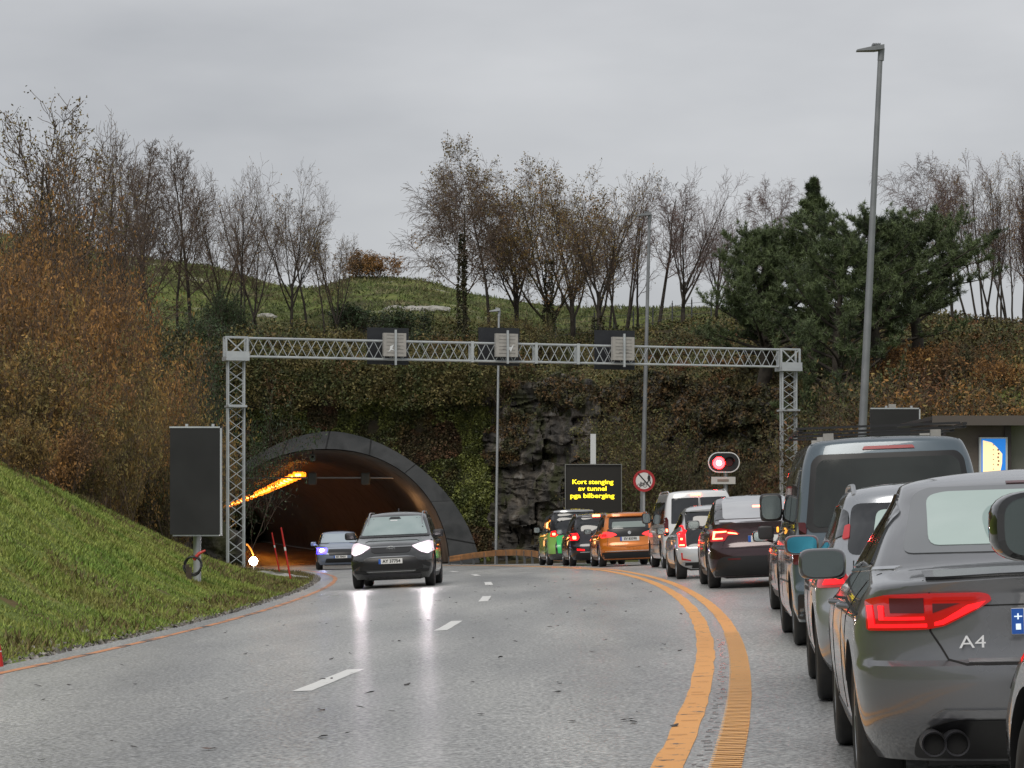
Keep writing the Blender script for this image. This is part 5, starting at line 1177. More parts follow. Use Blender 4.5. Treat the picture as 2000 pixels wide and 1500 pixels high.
def tree(px, ytop, d, kind, seed, label, group, leaves=0, lsize=.01, lm=LBR, tw=TWIG, bark=BARK, wide=1, rz=None, name='bare_tree', ybase=None, ivy=0, lean=0):
    g_ = ground_at(px, d)
    if ybase: g_.z = min(g_.z, HC+(HY-ybase)*d/F) if False else g_.z
    Ht = HC+(HY-ytop)*d/F-g_.z
    t = empty(name, tuple(g_), 0, label, 'tree', group)
    tm, cm, lf = tree_parts(kind, seed, leaves, lsize)
    rz = rz if rz is not None else (px*.7) % 6.28
    for nm, me, m_ in [('trunk', q, bark) for q in tm]+[('crown', cm, tw), ('foliage', lf, lm)]:
        if me is None: continue
        if not me.materials: me.materials.append(None)
        o = bpy.data.objects.new(nm, me); COL.objects.link(o); o.parent = t; o.material_slots[0].link = 'OBJECT'; o.material_slots[0].material = m_
        o.scale = (Ht*wide, Ht*wide, Ht); o.rotation_euler.z = rz
    if lean: t.rotation_euler.y = R(lean)
    if ivy:
        rng = np.random.default_rng(int(px)); n = int(1500*ivy); z = rng.uniform(0, Ht*.62*ivy, n); r_ = .30*(1-z/(Ht*.9))+.06; th = rng.uniform(0, 6.28, n); q = r_*(.7+.5*rng.random(n))*(1+.35*vnoise(z*1.4, th, 0, 3))
        C = np.stack([q*np.cos(th), q*np.sin(th), z], 1); link('ivy', leaf_mesh('ivy', C, .09*rng.uniform(.6, 1.3, n), rng), mat('ivy_leaves', (.022, .03, .010), .6, var=((.05, .04, .015), (.03, .05, .012)), vscale=2, island=.4), t)
    return t
GL_ = 'bare trees along the crest left of the tunnel'; GC = 'bare trees on the slope above the tunnel and rock'; GR_ = 'bare trees behind the pines'
T = [
 (40, 205, 118, 'multi', 11, 'leftmost tall tree with sparse dark olive leaves, at the picture edge', GL_, 8000, .0042, LOL, 1.0),
 (-40, 250, 112, 'vase', 28, 'olive leaved tree cut by the left picture edge', GL_, 6000, .0042, LOL, 1.0),
 (105, 245, 128, 'vase', 27, 'dense twiggy tree with brownish top, second from the left edge', GL_, 5000, .005, LOL, .9),
 (150, 235, 134, 'vase', 21, 'bare tree with a broad fan of branches left of the leaning trunks', GL_, 1000, .005, LBR, .65),
 (205, 262, 138, 'vase', 22, 'bare tree leaning right above the brown thicket', GL_, 800, .005, LBR, .6),
 (262, 270, 146, 'tall', 31, 'slender bare tree fourth from the left on the crest', GL_, 0, .01, LBR, .95),
 (290, 300, 150, 'tall', 32, 'thin bare pole like tree at the bare grass slope', GL_, 0, .01, LBR, .8),
 (322, 262, 150, 'tall', 33, 'tallest slender bare tree in the middle of the left row', GL_, 0, .01, LBR, 1.0),
 (352, 290, 154, 'tall', 31, 'slim bare tree just right of the tallest slender one', GL_, 0, .01, LBR, .8),
 (380, 262, 152, 'tall', 32, 'slender bare tree with a forked top before the gap', GL_, 0, .01, LBR, 1.0),
 (436, 312, 150, 'vase', 23, 'stout bare tree with ivy covered base left of the gantry corner', GL_, 500, .006, LBR, .68),
 (487, 330, 147, 'multi', 13, 'many stemmed bare tree fanning out from one foot above the gantry corner', GL_, 500, .006, LBR, .8),
 (565, 322, 153, 'vase', 24, 'wide bare tree with brownish crown right of the fanning one', GL_, 700, .006, LBR, .62),
 (600, 372, 156, 'tall', 33, 'bare tree leaning over the grassy slope', GL_, 500, .008, LBR, 1.0),
 (640, 412, 150, 'multi', 14, 'small tree with scattered pale leaves at the right end of the left group', GL_, 1600, .008, LOL, .8),
 (903, 318, 142, 'birch', 41, 'wide drooping birch with an ivy clad dark trunk', GC, 0, .01, LBR, 1.15),
 (955, 272, 148, 'birch', 44, 'tallest tree above the rock with sparse russet leaves', GC, 8000, .0065, LBR, .8),
 (1010, 300, 150, 'vase', 25, 'leafy brown topped tree right of the tallest one', GC, 7000, .0065, LBR, .9),
 (1072, 322, 144, 'vase', 21, 'thick ivy clad tree with a dense brown crown', GC, 8000, .006, LBR, 1.0),
 (1118, 318, 149, 'vase', 26, 'dense brown tree between the two thick trunks', GC, 7500, .006, LBR, .85),
 (1168, 328, 140, 'vase', 22, 'dark trunked tree with a long limb reaching right', GC, 4000, .006, LBR, .95),
 (1238, 335, 150, 'multi', 14, 'reddish twiggy tree behind the slim street lamp', GC, 0, .01, LBR, .85),
 (1292, 348, 154, 'tall', 31, 'reddish bare tree just right of the slim street lamp', GC, 0, .01, LBR, 1.3),
 (1338, 330, 142, 'vase', 24, 'pale barked bare tree with a tall narrow vase of twigs', GC, 0, .01, LBR, .85),
 (1398, 372, 146, 'vase', 23, 'bare tree bending right beside the pine', GC, 0, .01, LBR, .8),
 (1432, 470, 138, 'multi', 13, 'low bare tree left of the pine', GC, 0, .01, LBR, .8),
 (1510, 345, 150, 'birch', 42, 'thin pale birch showing behind the pine top', GR_, 0, .01, LBR, .8),
 (1795, 300, 135, 'birch', 43, 'bare birch right of the tall street lamp', GR_, 0, .01, LBR, .9),
 (1868, 318, 130, 'tall', 32, 'slim bare tree between the birch and the dense brown trees', GR_, 0, .01, LBR, 1.1),
 (1915, 305, 126, 'multi', 12, 'dense reddish brown tree third from the right edge', GR_, 3000, .005, LBR, .75),
 (1958, 312, 124, 'multi', 15, 'dense reddish brown tree second from the right edge', GR_, 3000, .005, LBR, .75),
 (2010, 300, 122, 'multi', 11, 'dense reddish brown tree cut by the right picture edge', GR_, 3000, .005, LBR, .8),
 (1740, 420, 140, 'tall', 33, 'faint bare tree directly behind the broad pine', GR_, 0, .01, LBR, 1.0),
]
for i, (px, yt, d, kind, seed, lab, grp, lv, ls, lmat, wd) in enumerate(T):
    red = px > 1220 or grp == GR_
    tree(px, yt, d, kind, seed, lab, grp, lv, ls, lmat, TWIGR if red else TWIG, IVYB if px in (903, 1072, 436) else BARK, wd, ivy={903: 1, 1072: .8, 436: .35, 1168: .25}.get(px, 0), lean={205: 5, 1398: 4, 262: 2, 600: 3}.get(px, 0))

# shrubs: brown thicket on the left bank, slopes on the right
_sh = {}
def shrub_parts(seed, leaves, lsize, up=0):
    k = (seed, leaves, lsize)
    if k in _sh: return _sh[k]
    segs, tips = grow(seed, SP['shrub']); rng = np.random.default_rng(seed)
    allp = np.array([s_[1] for l in segs for s_ in l]); top = np.percentile(allp[:, 2], 99.8); sc = 1/top
    L_ = [s_ for l in segs for s_ in l]; f = lambda j: np.array([s_[j] for s_ in L_])*sc
    sm = tubes_mesh('stems', f(0), f(1), f(2), f(3), 3); T_ = np.concatenate([np.array(tips), allp[rng.integers(0, len(allp), len(tips)*2)]])*sc
    T_ = T_[T_[:, 2] > .06]; T_ = T_[rng.integers(0, len(T_), leaves)]+rng.normal(size=(leaves, 3))*.022
    q = vnoise(T_[:, 0]*7, T_[:, 1]*7, T_[:, 2]*7, seed)+.4*vnoise(T_[:, 0]*19, T_[:, 1]*19, T_[:, 2]*19, seed); T_ = T_[q > -.45]
    _sh[k] = (sm, leaf_mesh('foliage', T_, lsize*rng.uniform(.45, 1.3, len(T_)), rng, 1.2, up)); return _sh[k]
SHB = mat('thicket_brown', (.17, .082, .028), .75, var=((.27, .135, .034), (.11, .06, .024)), vscale=.55, island=.5)
SHO = mat('thicket_ochre', (.24, .14, .038), .75, var=((.13, .11, .033), (.32, .18, .048)), vscale=.7, island=.5)
SHG = mat('evergreen_dark', (.020, .040, .013), .6, var=((.04, .07, .022), (.015, .026, .010)), vscale=.8, island=.45)
SHM = mat('mixed_olive', (.065, .08, .022), .7, var=((.13, .10, .03), (.05, .07, .018), (.15, .085, .03)), vscale=.45, island=.5)
SHR = mat('rust_bracken', (.14, .06, .022), .8, var=((.07, .055, .020), (.045, .05, .018), (.17, .075, .025)), vscale=.45, island=.5)
def shrub(px, ytop, d, wd, m_, seed, label, group, leaves=9000, ls=.020, name='bare_shrub', zoff=0, cat='shrub'):
    g_ = ground_at(px, d); Ht = max(.8, HC+(HY-ytop)*d/F-g_.z)
    t = empty(name, (g_.x, d, g_.z-.1), (px*.37) % 6.28, label, cat, group)
    cl = 0 if Ht < 2.2 else 1 if Ht < 4.5 else 2 if Ht < 7.5 else 3
    sm, lf = shrub_parts(seed, (9000, 15000, 24000, 34000)[cl], (.030, .019, .0125, .0085)[cl]*(1.15 if name == 'evergreen_shrub' else 1))
    for nm, me, mm in (('stems', sm, TWIG), ('foliage', lf, m_)):
        if not me.materials: me.materials.append(None)
        o = bpy.data.objects.new(nm, me); COL.objects.link(o); o.parent = t; o.material_slots[0].link = 'OBJECT'; o.material_slots[0].material = mm; o.scale = (Ht*wd, Ht*wd, Ht)
    return t
GT = 'brown thicket shrubs on the left bank'
W1 = ['tall', 'tangled', 'dense', 'feathery', 'broad', 'ragged']
L1 = [(0, 345, 84, .42, SHB, 1), (55, 430, 88, .40, SHB, 2), (115, 490, 92, .40, SHB, 3), (170, 520, 96, .38, SHB, 4), (225, 590, 100, .38, SHB, 1),
      (5, 480, 70, .5, SHB, 2), (75, 560, 72, .48, SHO, 3), (135, 600, 76, .45, SHB, 4), (195, 620, 82, .42, SHO, 1), (250, 670, 88, .42, SHO, 2),
      (5, 640, 58, .7, SHO, 4), (70, 680, 60, .65, SHB, 1), (125, 720, 63, .5, SHO, 2), (195, 725, 67, .40, SHO, 3), (232, 735, 76, .42, SHO, 4), (285, 770, 84, .4, SHO, 1), (340, 800, 96, .4, SHO, 2),
      (45, 800, 52, .65, SHO, 3), (120, 830, 56, .6, SHB, 4), (175, 850, 60, .45, SHO, 1), (225, 875, 70, .38, SHO, 2), (285, 875, 76, .4, SHM, 3), (330, 745, 102, .4, SHO, 3)]
SPOT = ['against the sky', 'above the grass bank', 'behind the message board', 'near the picture edge', 'below the slender trees', 'over the bank top']
for i, (px, yt, d, wd, m_, sd_) in enumerate(L1):
    lab = f"{W1[i % 6]} {'ochre' if m_ is SHO else 'olive' if m_ is SHM else 'brown'} leafed shrub in the left thicket, {['upper row', 'middle row', 'lower row', 'front row'][0 if i < 5 else 1 if i < 10 else 2 if i < 17 else 3]}, {['first', 'second', 'third', 'fourth', 'fifth', 'sixth', 'seventh'][[i, i-5, i-10, i-17][0 if i < 5 else 1 if i < 10 else 2 if i < 17 else 3]]} from the left edge"
    shrub(px, yt, d, wd, m_, 100+sd_, ' '.join(lab.split()[:16]), GT, 12000, .017)
GE = 'dark evergreen shrubs above the tunnel'
E1 = [(285, 625, 128, .75), (340, 600, 132, .8), (395, 612, 134, .8), (440, 560, 140, .5), (500, 640, 136, .8), (320, 690, 122, .5), (365, 705, 124, .42), (410, 680, 133, .5), (560, 650, 136, .9), (620, 640, 138, .9), (300, 800, 116, .5), (510, 700, 134, .9), (690, 655, 139, 1.0), (580, 700, 133, .9), (650, 705, 133, 1.0), (740, 690, 134, 1.0), (820, 650, 140, 1.1), (860, 700, 134, 1.0), (940, 690, 132, .9), (770, 600, 150, 1.0), (690, 590, 152, 1.0)]
for i, (px, yt, d, wd) in enumerate(E1):
    m_ = SHG if px < 480 else (SHM, SHG, SHG)[i % 3]
    side = 'left of the gantry leg' if px < 440 else 'behind the gantry beam' if yt > 660 else 'above the gantry beam'
    row = ['lowest', 'low', 'middle', 'upper'][3 if yt < 620 else 2 if yt < 660 else 1 if yt < 720 else 0]
    shrub(px, yt, d, wd, m_, 105+i % 3, f"{'dark' if m_ is SHG else 'olive'} evergreen shrub {side}, {row} level, number {['one','two','three','four','five','six','seven','eight','nine','ten','eleven','twelve','thirteen','fourteen','fifteen','sixteen','seventeen','eighteen','nineteen','twenty','twentyone','twentytwo'][i]} from the left", GE, 14000, .028, 'evergreen_shrub')
GB = 'rust and brown shrubs on the right slope'
B1 = [(1010, 600, 140, .9, SHM), (1060, 640, 136, .9, SHM), (1000, 690, 128, .6, SHM), (1280, 690, 124, 1.0, SHM), (1340, 650, 128, .9, SHM), (1390, 640, 126, .9, SHM), (1450, 680, 120, .9, SHM), (1330, 760, 116, .7, SHR), (1400, 770, 113, .6, SHR), (1460, 790, 110, .6, SHR), (1510, 740, 111, .6, SHM), (1350, 850, 110, .6, SHR), (1430, 865, 106, .6, SHR), (1500, 870, 104, .6, SHR), (1575, 760, 106, .6, SHM), (1610, 700, 108, .6, SHM), (1650, 760, 98, .6, SHM), (1700, 690, 104, .9, SHB), (1760, 665, 106, .9, SHB), (1820, 660, 104, .9, SHB), (1880, 670, 102, .9, SHR), (1940, 690, 100, .9, SHB), (1750, 730, 90, .8, SHM), (1830, 720, 88, 1.0, SHR), (1910, 730, 86, 1.0, SHB), (1990, 720, 86, 1.0, SHO), (1280, 830, 110, .8, SHM), (1640, 830, 96, .5, SHR), (1250, 780, 115, .9, SHM), (1200, 735, 124, .9, SHR), (1120, 720, 128, .9, SHM)]
NM = ['one','two','three','four','five','six','seven','eight','nine','ten','eleven','twelve','thirteen','fourteen','fifteen','sixteen','seventeen','eighteen','nineteen','twenty','twentyone','twentytwo','twentythree','twentyfour','twentyfive','twentysix','twentyseven','twentyeight','twentynine','thirty','thirtyone']
order = sorted(range(len(B1)), key=lambda k: B1[k][0])
for r_, i in enumerate(order):
    px, yt, d, wd, m_ = B1[i]
    where = 'above the rock face' if px < 1260 else 'behind the red signal' if px < 1480 else 'behind the right gantry leg' if px < 1600 else 'behind the grey van' if px < 1800 else 'above the brown building'
    shrub(px, yt, d, wd, m_, 101+(i % 4), f"{ {SHR: 'rust red', SHB: 'brown', SHM: 'olive brown', SHO: 'ochre'}[m_] } shrub {where}, number {NM[r_]} from the left", GB, 11000, .022)
shrub(725, 487, 190, 1.2, SHB, 104, 'lone low bare bush on the grassy crest between the two tree groups', None, 2500, .012)

# pines
NEED = mat('pine_needles', (.050, .075, .028), .6, var=((.10, .135, .05), (.026, .042, .018)), vscale=.7, island=.5)
def pine(px, ytop, d, label, rad, seed, h0=.1, crown=None, leanx=0):
    g_ = ground_at(px, d); Ht = HC+(HY-ytop)*d/F-g_.z; rng = np.random.default_rng(seed)
    t = empty('pine_tree', tuple(g_), 0, label, 'pine tree', 'dark green pines behind the right gantry leg')
    q = MB(); pts = [(leanx*k/8+.15*math.sin(k), .1*math.cos(k*1.3), Ht*k/8) for k in range(9)]; q.tube(pts, [.28*(1-k/8.6)+.02 for k in range(9)], 9); q.build('trunk', BARK, t, 60)
    S0, S1, R0_, R1_, tip = [], [], [], [], []
    nb = 78
    for k in range(nb):
        z = h0+(1-h0)*(k+.5)/nb; f_ = crown(z)*rad*rng.uniform(.3, 1.35); az = k*2.4+rng.normal()*.3
        p = np.array([leanx*z, 0, z*Ht*.99]); dv = np.array([math.cos(az), math.sin(az), .05+.45*z]); ns = 6; r_ = .06*(1.2-z)*(.4+f_/rad)
        dv /= np.linalg.norm(dv)
        for i in range(ns):
            dv = dv+rng.normal(size=3)*.09+np.array([0, 0, .05]); dv /= np.linalg.norm(dv); p2 = p+dv*f_/ns; S0.append(p); S1.append(p2); R0_.append(r_*(1-i/ns)+.008); R1_.append(r_*(1-(i+1)/ns)+.006)
            if i > 1:
                for _ in range(3):
                    a_ = rng.normal(size=3)*.8; a_[2] = abs(a_[2])*.7+.15; a_ = a_+dv*.7; a_ /= np.linalg.norm(a_); e = p2+a_*rng.uniform(.22, .55)*(.15+1.1*min(1, f_/rad*2))
                    S0.append(p2); S1.append(e); R0_.append(.012); R1_.append(.006); tip += [e, p2+(e-p2)*.6, p2+(e-p2)*.25]
            p = p2
        if z > .84 and k % 2: del tip[-9:]
        tip.append(p)
    link('crown', tubes_mesh('crown', S0, S1, R0_, R1_, 4), BARK, t)
    C = np.array(tip); nn = 30; n = len(C)*nn; B = np.repeat(C, nn, 0)+rng.normal(size=(n, 3))*.03; Dv = rng.normal(size=(n, 3)); Dv[:, 2] += .7; Dv /= np.linalg.norm(Dv, axis=1, keepdims=True)
    Ln = rng.uniform(.10, .24, (n, 1)); Sd = np.cross(Dv, rng.normal(size=(n, 3))); Sd /= np.linalg.norm(Sd, axis=1, keepdims=True)
    V = np.stack([B-Sd*.012, B+Sd*.012, B+Dv*Ln], 1).reshape(-1, 3); link('needles', arr_mesh('needles', V, np.arange(3*n).reshape(n, 3)), NEED, t)
umb = lambda lo, hi: (lambda z: max(.12, min(1, 3.2*(1.03-z)))*(1 if z > lo else .75))
pine(1590, 350, 108, 'tall pointed dark pine left of the tallest street lamp', 3.0, 3, .20, lambda z: .02+1.55*(1-z)**.95*(.55 if z > .75 else .75 if z > .62 else 1))
pine(1705, 440, 104, 'broad dark pine crossed by the tallest street lamp', 3.7, 4, .30, umb(.4, 1))
pine(1490, 475, 107, 'low spreading dark pine at the left of the pine group', 2.6, 5, .22, lambda z: .2+1.1*(1-z)**.6)
pine(1785, 450, 108, 'dark spreading pine right of the tallest street lamp', 2.8, 6, .35, umb(.5, 1))
pine(1640, 480, 101, 'shorter dark pine in front, between the pointed and the broad one', 3.1, 8, .22, umb(.3, 1))

# ------------------------------------------------------------------ ground cover
def scatter(name, n, xr, yr, m_, size, seed, keep=None, h=.0, up=.0, asp=1.0):
    rng = np.random.default_rng(seed); x = rng.uniform(*xr, n); y = rng.uniform(*yr, n)
    k = vnoise(x/1.6, y/1.6, 0, seed)+.6*vnoise(x/.5, y/.5, 0, seed+3) > -.5
    if keep is not None: k &= keep(x, y)
    x, y = x[k], y[k]; z = TZ(x, y)+rng.uniform(0, 1, len(x))**1.6*h*(.6+.6*vnoise(x/2.5, y/2.5, 0, seed+7))
    C = np.stack([x, y, z], 1); o = link(name, leaf_mesh(name, C, size*rng.uniform(.5, 1.4, len(C)), rng, asp, up), m_); o['kind'] = 'stuff'; return o
onhill = lambda x, y: (y > _yf(x)+2.6) | (x < -17)
notroad = lambda x, y: (x < XY(y)-LE-.4) | (x > XY(y)+_re(y)+1.2)
scatter('undergrowth', 250000, (-32, 34), (94, 158), SHM, .085, 51, lambda x, y: onhill(x, y) & notroad(x, y) & (y > _yf(x)-1), .7)
scatter('bracken', 200000, (6, 34), (78, 130), SHR, .062, 52, lambda x, y: (y > _yf(x)-1.5) & notroad(x, y), .7)
scatter('dry_grass', 60000, (-34, 34), (150, 192), mat('dry_grass', (.12, .11, .04), .8, var=((.08, .11, .03), (.20, .18, .09)), vscale=.3, island=.4), .12, 53, None, .25, .5, 1.6)
# ivy and brambles on the hillside face round the tunnel mouth
rng = np.random.default_rng(8); H_ = np.array(HF).reshape(NR+1, KH+1, 3); n = 190000; u_ = rng.uniform(0, NR-.001, n); v_ = rng.uniform(0, KH-.001, n)
w_ = (u_/NR)**.8; u_ = w_*NR*.9999; iu, iv = u_.astype(int), v_.astype(int); fu, fv = (u_-iu)[:, None], (v_-iv)[:, None]
C = H_[iu, iv]*(1-fu)*(1-fv)+H_[iu+1, iv]*fu*(1-fv)+H_[iu, iv+1]*(1-fu)*fv+H_[iu+1, iv+1]*fu*fv
C[:, 1] -= rng.uniform(0, 1, n)**1.5*.75*(.6+.8*vnoise(C[:, 0]/1.1, C[:, 2]/1.1, 0, 2)); C[:, 2] -= .1
k = (vnoise(C[:, 0]/.8, C[:, 2]/.8, 0, 12)+.6*vnoise(C[:, 0]*3, C[:, 2]*3, 0, 13) > -1.25) & (C[:, 2] < 9.5); C = C[k]
lo = vnoise(C[:, 0]/1.5, C[:, 2]/1.5, 0, 14)
IVG = mat('ivy_green', (.08, .10, .025), .6, var=((.18, .20, .045), (.05, .065, .018), (.13, .09, .03)), vscale=.75, island=.55)
IVR = mat('bramble_red', (.10, .05, .026), .7, var=((.06, .055, .02), (.14, .07, .035)), vscale=.9, island=.5)
for nm, sel, m_ in (('ivy', lo > -.12, IVG), ('brambles', lo <= -.12, IVR)):
    o = link(nm, leaf_mesh(nm, C[sel], .055*rng.uniform(.5, 1.5, sel.sum()), rng, 1.1), m_); o['kind'] = 'stuff'
n = 60000; C = np.stack([rng.uniform(-17.5, 1, n), rng.uniform(127.3, 131.5, n), np.zeros(n)], 1); C[:, 2] = 8.2+rng.uniform(-1.6, 1.0, n)*(1+.3*vnoise(C[:, 0]/1.3, 1, 0, 5))+(C[:, 1]-128.5)*.45; C[:, 1] -= rng.uniform(0, .8, n)
C = C[vnoise(C[:, 0], C[:, 1], C[:, 2], 4) > -.5]; o = link('undergrowth', leaf_mesh('fringe', C, .07*rng.uniform(.5, 1.5, len(C)), rng, 1.1), SHM); o['kind'] = 'stuff'
# verge grass: blades
def grass_stuff(name, n, yr, m_, hgt, seed, keep, wid=.012, ux=(7.7, 17)):
    rng = np.random.default_rng(seed); y = yr[0]+(yr[1]-yr[0])*rng.uniform(0, 1, n)**1.0; u = rng.uniform(*ux, n); x = XY(y)-u
    k = (vnoise(x*1.7, y*1.7, 0, seed) > -.8) & keep(x, y); x, y, u = x[k], y[k], u[k]
    n = len(x); z = TZ(x, y)-.01; hh_ = hgt*rng.uniform(.5, 1.3, n)*(1+.45*vnoise(x/1.1, y/1.1, 0, seed+1)); a = rng.uniform(0, 6.28, n); ln = rng.normal(0, .45, (n, 2))*hh_[:, None]
    B = np.stack([x, y, z], 1); S = np.stack([np.cos(a), np.sin(a), a*0], 1)*(wid*(1+y/60))[:, None]; T_ = B+np.stack([ln[:, 0], ln[:, 1], hh_], 1)
    V = np.stack([B-S, B+S, T_], 1).reshape(-1, 3); o = link(name, arr_mesh(name, V, np.arange(3*n).reshape(n, 3)), m_); o['kind'] = 'stuff'
GR1 = mat('verge_grass', (.15, .24, .035), .7, var=((.25, .30, .06), (.20, .19, .05)), vscale=.9, island=.35)
GR2 = mat('dead_grass', (.17, .13, .05), .8, var=((.11, .09, .03), (.20, .17, .08)), vscale=1.5, island=.35)
grass_stuff('grass', 430000, (22, 84), GR1, .070, 61, lambda x, y: x > -21, .009)
grass_stuff('dead_grass', 60000, (22, 100), GR2, .12, 62, lambda x, y: (fbm(x/2, y/3, 0, 3, 5) > .25) | ((XY(y)-x) < 8.3) | (y > 84))
grass_stuff('dead_grass', 40000, (50, 126), GR2, .10, 63, lambda x, y: True, .02, (-12, -6.2))
# gravel strip along the road edge
rng = np.random.default_rng(9); n = 5000; y = rng.uniform(22, 100, n); x = XY(y)-LE-np.abs(rng.normal(0, .28, n))+.12
C = np.stack([x, y, np.maximum(TZ(x, y), ZR(x, y))+.012], 1); o = link('roadside_gravel', leaf_mesh('roadside_gravel', C, .03*rng.uniform(.5, 1.6, n), rng), mat('gravel', (.10, .09, .08), .8, var=((.3, .28, .26), (.08, .06, .05)), vscale=9, island=.5)); o['kind'] = 'stuff'

# ------------------------------------------------------------------ rock face
xs_r = np.linspace(-1.4, 13.5, 260); zz_ = np.linspace(-1.2, 7.9, 180); Xr, Zr = np.meshgrid(xs_r, zz_)
top_ = 7.6-.045*np.maximum(Xr, 0)**1.5+.6*fbm(Xr/2, 0, 0, 3, 2); top_ = np.minimum(top_, _cc(Xr)+.6)
f_ = (Zr+1.2)/9.1; Zq = -1.2+f_*(top_+1.2)
bl = vnoise(np.floor(Xr/1.25+.35*fbm(Zq/1.3, 2, 0, 2, 3)), np.floor(Zq/.95+.4*fbm(Xr/1.5, 1, 0, 2, 4)), 0, 31)
Yr = _yf(Xr)-.45+1.9*f_**1.3-.55*bl-.45*fbm(Xr/1.6+Zq*.25, Zq/1.1, 0, 5, 33)-.45*np.abs(fbm(Xr*1.1, Zq*1.7+Xr*.5, 2, 5, 35))-.25*vnoise(np.floor(Xr/.5+Zq*.3), np.floor(Zq/.42+Xr*.2), 0, 36)
ed = np.minimum(1, np.minimum((Xr+1.4)/1.0, (13.5-Xr)/2.5)); Yr = Yr+(1-ed)*1.6
V = np.stack([Xr, Yr, Zq], -1).reshape(-1, 3); nx = len(xs_r); ii, jj = np.meshgrid(np.arange(179), np.arange(nx-1), indexing='ij'); a = (ii*nx+jj).ravel()
m = bpy.data.materials.new('dark_wet_rock'); m.use_nodes = True; nt = m.node_tree; b = nt.nodes['Principled BSDF']; L = nt.links.new; geo = N(nt, 'ShaderNodeNewGeometry')
r1 = ramp(tn(1.1, 9).outputs['Fac'], (.3, (.016, .014, .012)), (.46, (.055, .050, .045)), (.60, (.10, .085, .068)), (.70, (.20, .19, .175)))
r2 = ramp(tn(.8, 7).outputs['Fac'], (.50, (0, 0, 0)), (.60, (1, 1, 1))); r3 = N(nt, 'ShaderNodeRGB'); r3.outputs[0].default_value = (.035, .038, .012, 1)
L(mixc(r2.outputs[0], r1.outputs[0], r3.outputs[0]), b.inputs['Base Color']); b.inputs['Roughness'].default_value = .85
bp = N(nt, 'ShaderNodeBump'); bp.inputs['Distance'].default_value = .3; bp.inputs['Strength'].default_value = 1; L(tn(2.2, 10).outputs['Fac'], bp.inputs['Height']); L(bp.outputs[0], b.inputs['Normal'])
RKM = m
o = link('rock_face', arr_mesh('rock_face', V, np.stack([a, a+1, a+nx+1, a+nx], 1)), RKM, None, 35); o['kind'] = 'structure'
# moss and brown growth clinging to the rock
rng = np.random.default_rng(77); n = 100000; Vv = V.reshape(180, nx, 3); i_ = rng.integers(0, 180, n); j_ = rng.integers(0, nx, n); C = Vv[i_, j_]+rng.normal(size=(n, 3))*[.08, .05, .08]; C[:, 1] -= .08
q = fbm(C[:, 0]/1.7, C[:, 2]/1.3, 0, 3, 21)+.9*np.clip((C[:, 2]-4.3)/2.5, -1, 1)+.5*np.clip((C[:, 0]-8)/3, -1, 1)
C = C[q > .0]; o = link('moss', leaf_mesh('moss', C, .075*rng.uniform(.5, 1.4, len(C)), rng), mat('rock_moss', (.05, .05, .016), .8, var=((.10, .055, .02), (.035, .042, .014), (.12, .07, .025)), vscale=.6, island=.5)); o['kind'] = 'stuff'
# loose boulders
def boulder(p, r_, label, seed, m_=None, name='boulder', sq=(1, 1, .7)):
    bm = bmesh.new(); bmesh.ops.create_icosphere(bm, subdivisions=4, radius=1)
    co = np.array([v.co[:] for v in bm.verts]); dd = 1+.42*fbm(co[:, 0]*1.3+seed, co[:, 1]*1.3, co[:, 2]*1.3, 5, seed); co = co*dd[:, None]*r_*np.array(sq)
    for v, c_ in zip(bm.verts, co): v.co = c_
    me = bpy.data.meshes.new(name); bm.to_mesh(me); bm.free(); o = link(name, me, m_ or RKM, None, 40); o.location = p; return tag(o, label, 'rock', 'loose rocks')
PRK = mat('pale_rock', (.28, .27, .25), .8, var=((.38, .37, .34), (.12, .12, .10)), vscale=1.5, bump=.6, bscale=4)
boulder(at(316, 975, 84), .95, 'dark rounded boulder with a pale top left of the message board', 1, None, 'boulder', (1, .9, 1.0))
boulder(at(410, 1082, 92), 1.1, 'dark rock mass between the board pole and the gantry leg', 2, None, 'boulder', (.9, .8, .9))
for k, (px, py, r_, lab) in enumerate(((775, 590, .9, 'pale rock outcrop on the pasture, leftmost of three'), (805, 588, 1.0, 'pale rock outcrop on the pasture, middle of three'), (845, 592, .9, 'pale rock outcrop on the pasture, right of three'), (520, 575, .6, 'small pale rock lying under the fanning bare tree'), (660, 545, .7, 'pale rock streak on the pasture below the lone bush'))):
    p = at(px, py, 165); p.z = float(TZ(p.x, 165))+.05; boulder(p, r_*.8, lab, 10+k, PRK, 'boulder', (1.3, .8, .45))
boulder(at(515, 1128, 77), .45, 'heap of pale stones and dirt beside the leaning red pole', 21, PRK, 'boulder', (2.0, 1.2, .35))

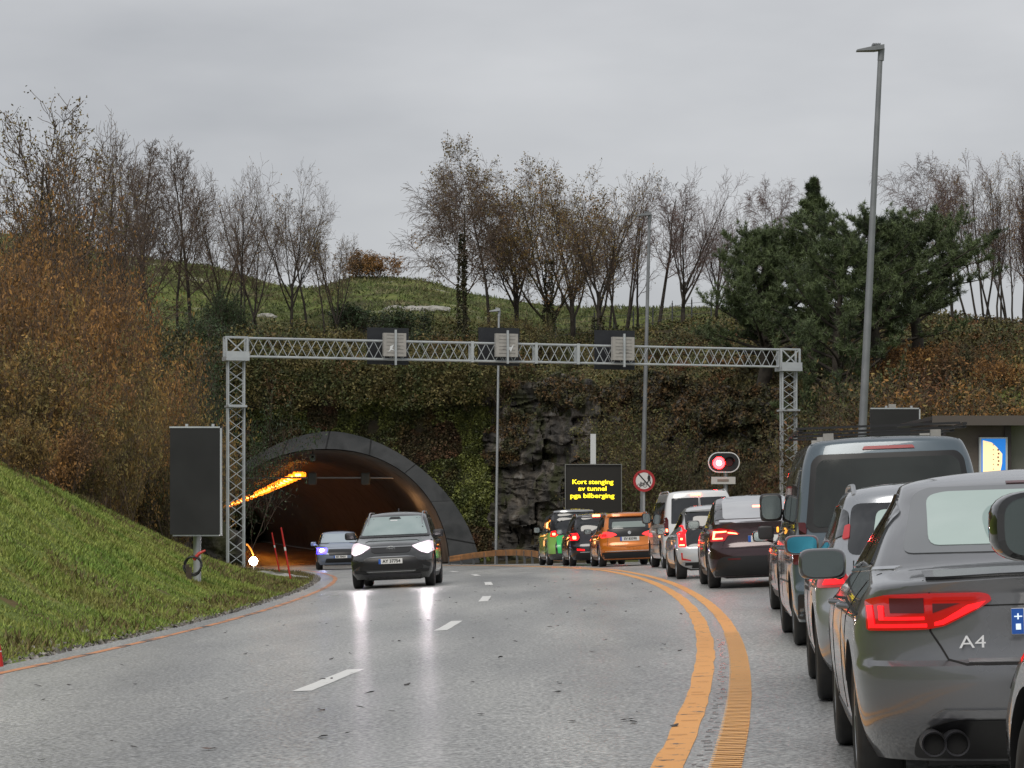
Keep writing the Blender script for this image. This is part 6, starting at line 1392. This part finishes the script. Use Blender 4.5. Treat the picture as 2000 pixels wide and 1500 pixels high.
# wire fence on the crest behind the gantry
fr_ = None
for k in range(9):
    px = 1085+k*38; p = ground_at(px, 150)
    t = empty('fence_post', tuple(p), 0, 'thin dark post of the wire fence on the grassy crest', 'fence post', 'posts of the wire fence')
    MB().tube([(0, 0, -.2), (0, 0, 1.5)], .04, 6).build('shaft', DSTEEL, t); MB().tube([(0, 0, 1.5), (0, -.1, 1.62)], .02, 5).build('tip', DSTEEL, t)
q = MB()
for z in (.4, .7, 1.0, 1.3): q.tube([tuple(ground_at(1085+k*19, 150)+Vector((0, -.05, z))) for k in range(17)], .012, 3, False)
tag(q.build('fence_wire', DSTEEL), 'faint fence wires strung along the grassy crest above the gantry', 'fence wire')

# fallen leaves on the wet road
LM = [mat('leaf_dark', (.02, .014, .01), .5), mat('leaf_brown', (.10, .04, .015), .5)]
rng = np.random.default_rng(21)
def leafm(s_):
    q = MB(); a = [(0, 0, 0), (.3, .22, .05), (.75, .25, .02), (1.1, 0, .09), (.75, -.22, .1), (.3, -.24, .02)]; q.add([((x-.5)*s_, y*s_, z*s_) for x, y, z in a], [(0, 1, 2, 3), (0, 3, 4, 5)]); return q.mesh('fallen_leaf')
lms = [leafm(.10), leafm(.075), leafm(.055)]
for l_, m_ in zip(lms, (LM[0], LM[0], LM[0])): l_.materials.append(m_)
lb_ = leafm(.10); lb_.materials.append(LM[1])
P_ = [(1093, 1335, 0), (1087, 1353, 1), (720, 1355, 0), (627, 1388, 3), (630, 1441, 0), (795, 1339, 0), (705, 1383, 1), (1225, 1408, 0), (1237, 1412, 0), (1317, 1420, 0), (1142, 1193, 1), (1170, 1153, 1), (1295, 1259, 0), (1108, 1197, 1), (410, 1465, 3), (990, 1210, 1)]
used_ = []
for k in range(120):
    if k < len(P_): px, py, kd = P_[k]; yy = 1.36*F/(py-HY)
    else: yy = 14+48*rng.random()**1.2; px = 0; kd = 1+int(rng.random() < .6)
    x = (px-1000)*yy/F if px else float(XY(yy))-rng.uniform(.3, 6.6)
    for _ in range(3):
        if px: yy = (HC-float(ZR(x, yy)))*F/(py-HY); x = (px-1000)*yy/F
    o = bpy.data.objects.new('fallen_leaf', lms[kd] if kd < 3 else lb_); COL.objects.link(o)
    o.location = (x, yy, float(ZR(x, yy))+.006); o.rotation_euler = (rng.uniform(-.15, .15), rng.uniform(-.15, .15), rng.uniform(0, 6.28)); o.scale = (1, 1, 1.4)
    tag(o, 'brown curled fallen leaf on the wet lane near the camera' if kd == 3 else 'small dark fallen leaf lying flat on the wet road', 'leaf', 'brown fallen leaves' if kd == 3 else 'dark fallen leaves on the road')
